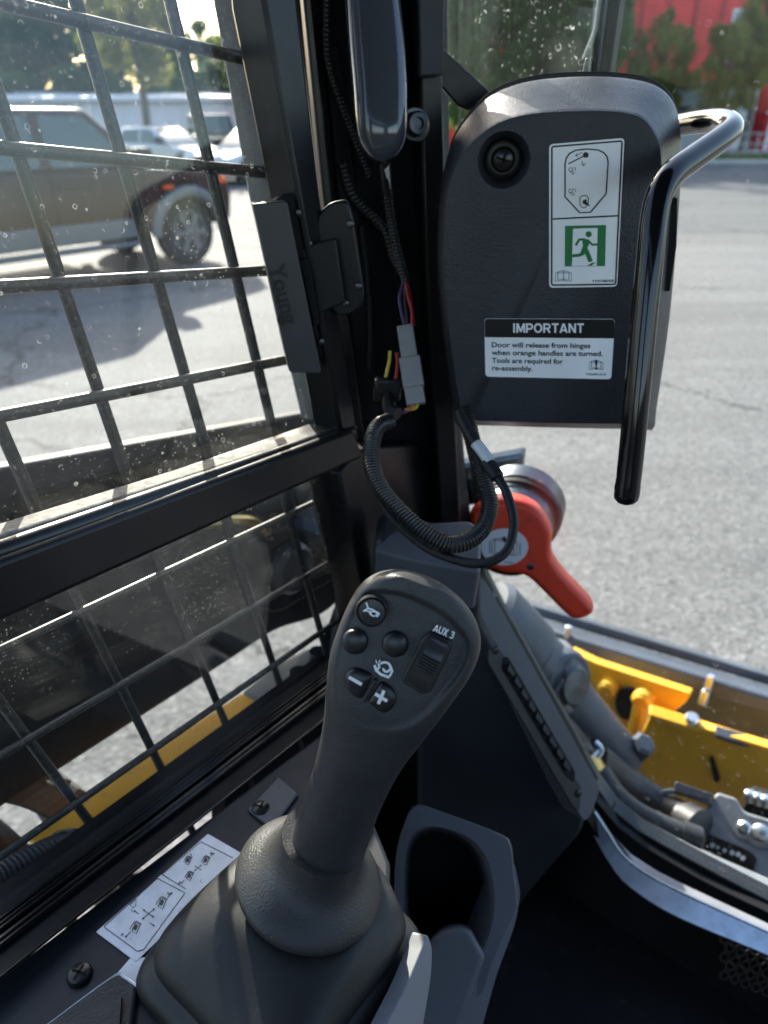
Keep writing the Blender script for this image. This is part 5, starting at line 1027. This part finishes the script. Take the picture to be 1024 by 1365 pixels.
g.strip(C5(spiral), 3.3, PJc, .0008, 0); g.strip(C5([(432, 630), (440, 655), (425, 685)]), 3.2, PJc, .0010, 0); g.strip(C5([(340, 620), (350, 650), (375, 672), (425, 690)]), 3.6, PJc, .0012, 0); g.strip(C5([(352, 648), (368, 630), (362, 610)]), 3.0, PJc, .0014, 0); g.strip(C5([(352, 612), (348, 592)]), 1.4, PJc, .0010, 0); g.strip(C5([(362, 608), (372, 590)]), 1.4, PJc, .0010, 0); g.build('snail_mark', 'white_print', js)
g = MB(); heavy(g, 'AUX 3', *c5(668, 427), *c5(783, 473), 10, PJc, .0010, 0, .15); g.build('aux_lettering', 'white_print', js)
# rocker
g = MB(); rk = rpoly(C5([(660, 430), (775, 490), (772, 540), (660, 770), (612, 792), (500, 720), (500, 690), (610, 470)]), 5); g.prism(rk, PJ, -.002, .0012); g.build('rocker_bezel', 'rocker_black', js, .0006)
r0, r1, r2, r3 = (C5([(656, 446), (766, 502), (626, 776), (512, 706)])); g = MB(); vs = []; nr = 140
for i in range(nr + 1):
    t = i / nr; h = .0016 + .0072 * max(0, 1 - abs(2 * t - 1.0) ** 2.4) ** .6
    if .30 < t < .64: h += .0010 * (abs(math.sin((t - .30) / .34 * math.pi * 6)) ** .7 - .3)
    e_ = .06 + .05 * (1 - min(1, h / .006))
    for s, hh in ((0, .0010), (.015, h * .70), (e_, h), (.5, h + .0003), (1 - e_, h), (.985, h * .70), (1, .0010)):
        x = (r0[0] * (1 - s) + r1[0] * s) * (1 - t) + (r3[0] * (1 - s) + r2[0] * s) * t; y = (r0[1] * (1 - s) + r1[1] * s) * (1 - t) + (r3[1] * (1 - s) + r2[1] * s) * t; Ph = Pl(PJ.p + PJ.n * hh * .5, PJ.n); vs.append(Ph.pt(x, y) + PJ.n * hh * .5)
g.add(vs, [(i * 7 + j, i * 7 + j + 1, (i + 1) * 7 + j + 1, (i + 1) * 7 + j) for i in range(nr) for j in range(6)] + [tuple(range(7)), tuple(nr * 7 + j for j in range(7))]); g.build('rocker', 'rocker_plastic', js, smooth=40)
# collar and boot
ja = (at(550, 815, .352) - at(424, 1165, .441)).normalized(); cb_ = at(413, 1172, .449)
g = MB(); g.lathe(cb_, ja, [(.0460, -.003), (.0470, 0), (.0466, .0022), (.0448, .0052), (.0405, .0095), (.0355, .0135), (.0312, .0178), (.0285, .0235), (.0268, .031), (.0262, .040)], 72); g.build('collar', 'collar_plastic', js, smooth=60)
g = MB(); g.lathe(at(424, 1160, .438), ja, [(.0248, -.014), (.0252, .0), (.0240, .006)], 48); g.build('grip_ferrule', 'plastic_grip', js, smooth=60)
def sq_ring(c, hs_, p, n=96, rot=0):
    out = []
    for j in range(n):
        a = 2 * math.pi * j / n; cs, sn = math.cos(a), math.sin(a); out.append(V(c) + RH * hs_ * math.copysign(abs(cs) ** (2 / p), cs) + FH * hs_ * math.copysign(abs(sn) ** (2 / p), sn))
    return out
bc0 = V((-.066, .262, CAMZ)); bc1 = cb_ - ja * .004
lay = [(-.530, .0700, 6, 0), (-.522, .0755, 6, 0), (-.513, .0785, 6, 0), (-.503, .0780, 6, 0), (-.4955, .0745, 6, 0), (-.492, .0700, 6, 0), (-.490, .0672, 6, .01), (-.488, .0675, 6, .01), (-.4845, .0708, 6, .02), (-.478, .0728, 6, .02), (-.4715, .0722, 5.8, .03), (-.4665, .0692, 5.6, .03), (-.4635, .0650, 5.6, .04), (-.4618, .0615, 5.6, .04), (-.4603, .0612, 5.6, .05), (-.458, .0626, 5.6, .06), (-.454, .0632, 5.6, .08), (-.449, .0620, 5.4, .13), (-.4445, .0597, 5.0, .25), (-.440, .0565, 4.5, .45), (-.4355, .0530, 3.8, .70), (-.432, .0500, 3.1, .87), (-.4295, .0468, 2.6, .95), (-.4280, .0440, 2.3, 1.0), (-.4275, .038, 2.1, 1.0)]
g = MB(); vs = []
for z, h, p, f in lay:
    c = V((bc0.x * (1 - f) + bc1.x * f, bc0.y * (1 - f) + bc1.y * f, CAMZ + z)); rg_ = sq_ring(c, h, p)
    for j, q in enumerate(rg_):
        w_ = (noise.noise(q * 26) * .0022 + noise.noise(q * 70) * .0006) * (1 if z > -.5 else .5); d = (q - c).normalized(); tl_ = f * .55
        qq = q + d * w_; qq.z += -(qq - c).dot(V((ja.x, ja.y, 0)) / ja.z) * tl_; vs.append(qq)
n = 96; g.add(vs, [(k * n + i, k * n + (i + 1) % n, (k + 1) * n + (i + 1) % n, (k + 1) * n + i) for k in range(len(lay) - 1) for i in range(n)] + [tuple(range(n))[::-1], tuple(range((len(lay) - 1) * n, len(lay) * n))]); bo = g.build('boot', 'rubber_boot', js, smooth=60)
sm_ = bo.modifiers.new('s', 'SUBSURF'); sm_.levels = 1; sm_.render_levels = 1
# ---- floor drain grille
gr = thing('floor_grille', 'dark perforated metal grille on the cab floor by the sill', 'grille', at(990, 1275, 1.0))
PG = Pl(PDf(-.025).pt(990, 1280), (FH * .9 - ZZ * .4))
for r_ in range(5):
    for c_ in range(7):
        x, y = 966 + c_ * 14 + (r_ % 2) * 7, 1252 + r_ * 12 + c_ * 5.5
        g = MB(); g.prism([(x + 8.2 * math.cos(R(60 * k + 30)), y + 8.2 * math.sin(R(60 * k + 30))) for k in range(6)] , PG, 0, .002)
        A = [PG.pt(x + 7.2 * math.cos(R(60 * k + 30)), y + 7.2 * math.sin(R(60 * k + 30))) for k in range(6)]; B = [PG.pt(x + 5.4 * math.cos(R(60 * k + 30)), y + 5.4 * math.sin(R(60 * k + 30))) for k in range(6)]
        g = MB(); g.add([q for q in A + B] + [q + PG.n * .003 for q in A + B], [(k, (k + 1) % 6, 6 + (k + 1) % 6, 6 + k) for k in range(6)] + [(6 + k, 6 + (k + 1) % 6, 18 + (k + 1) % 6, 18 + k) for k in range(6)]); g.build('mesh_cell', 'grille_mesh', gr)
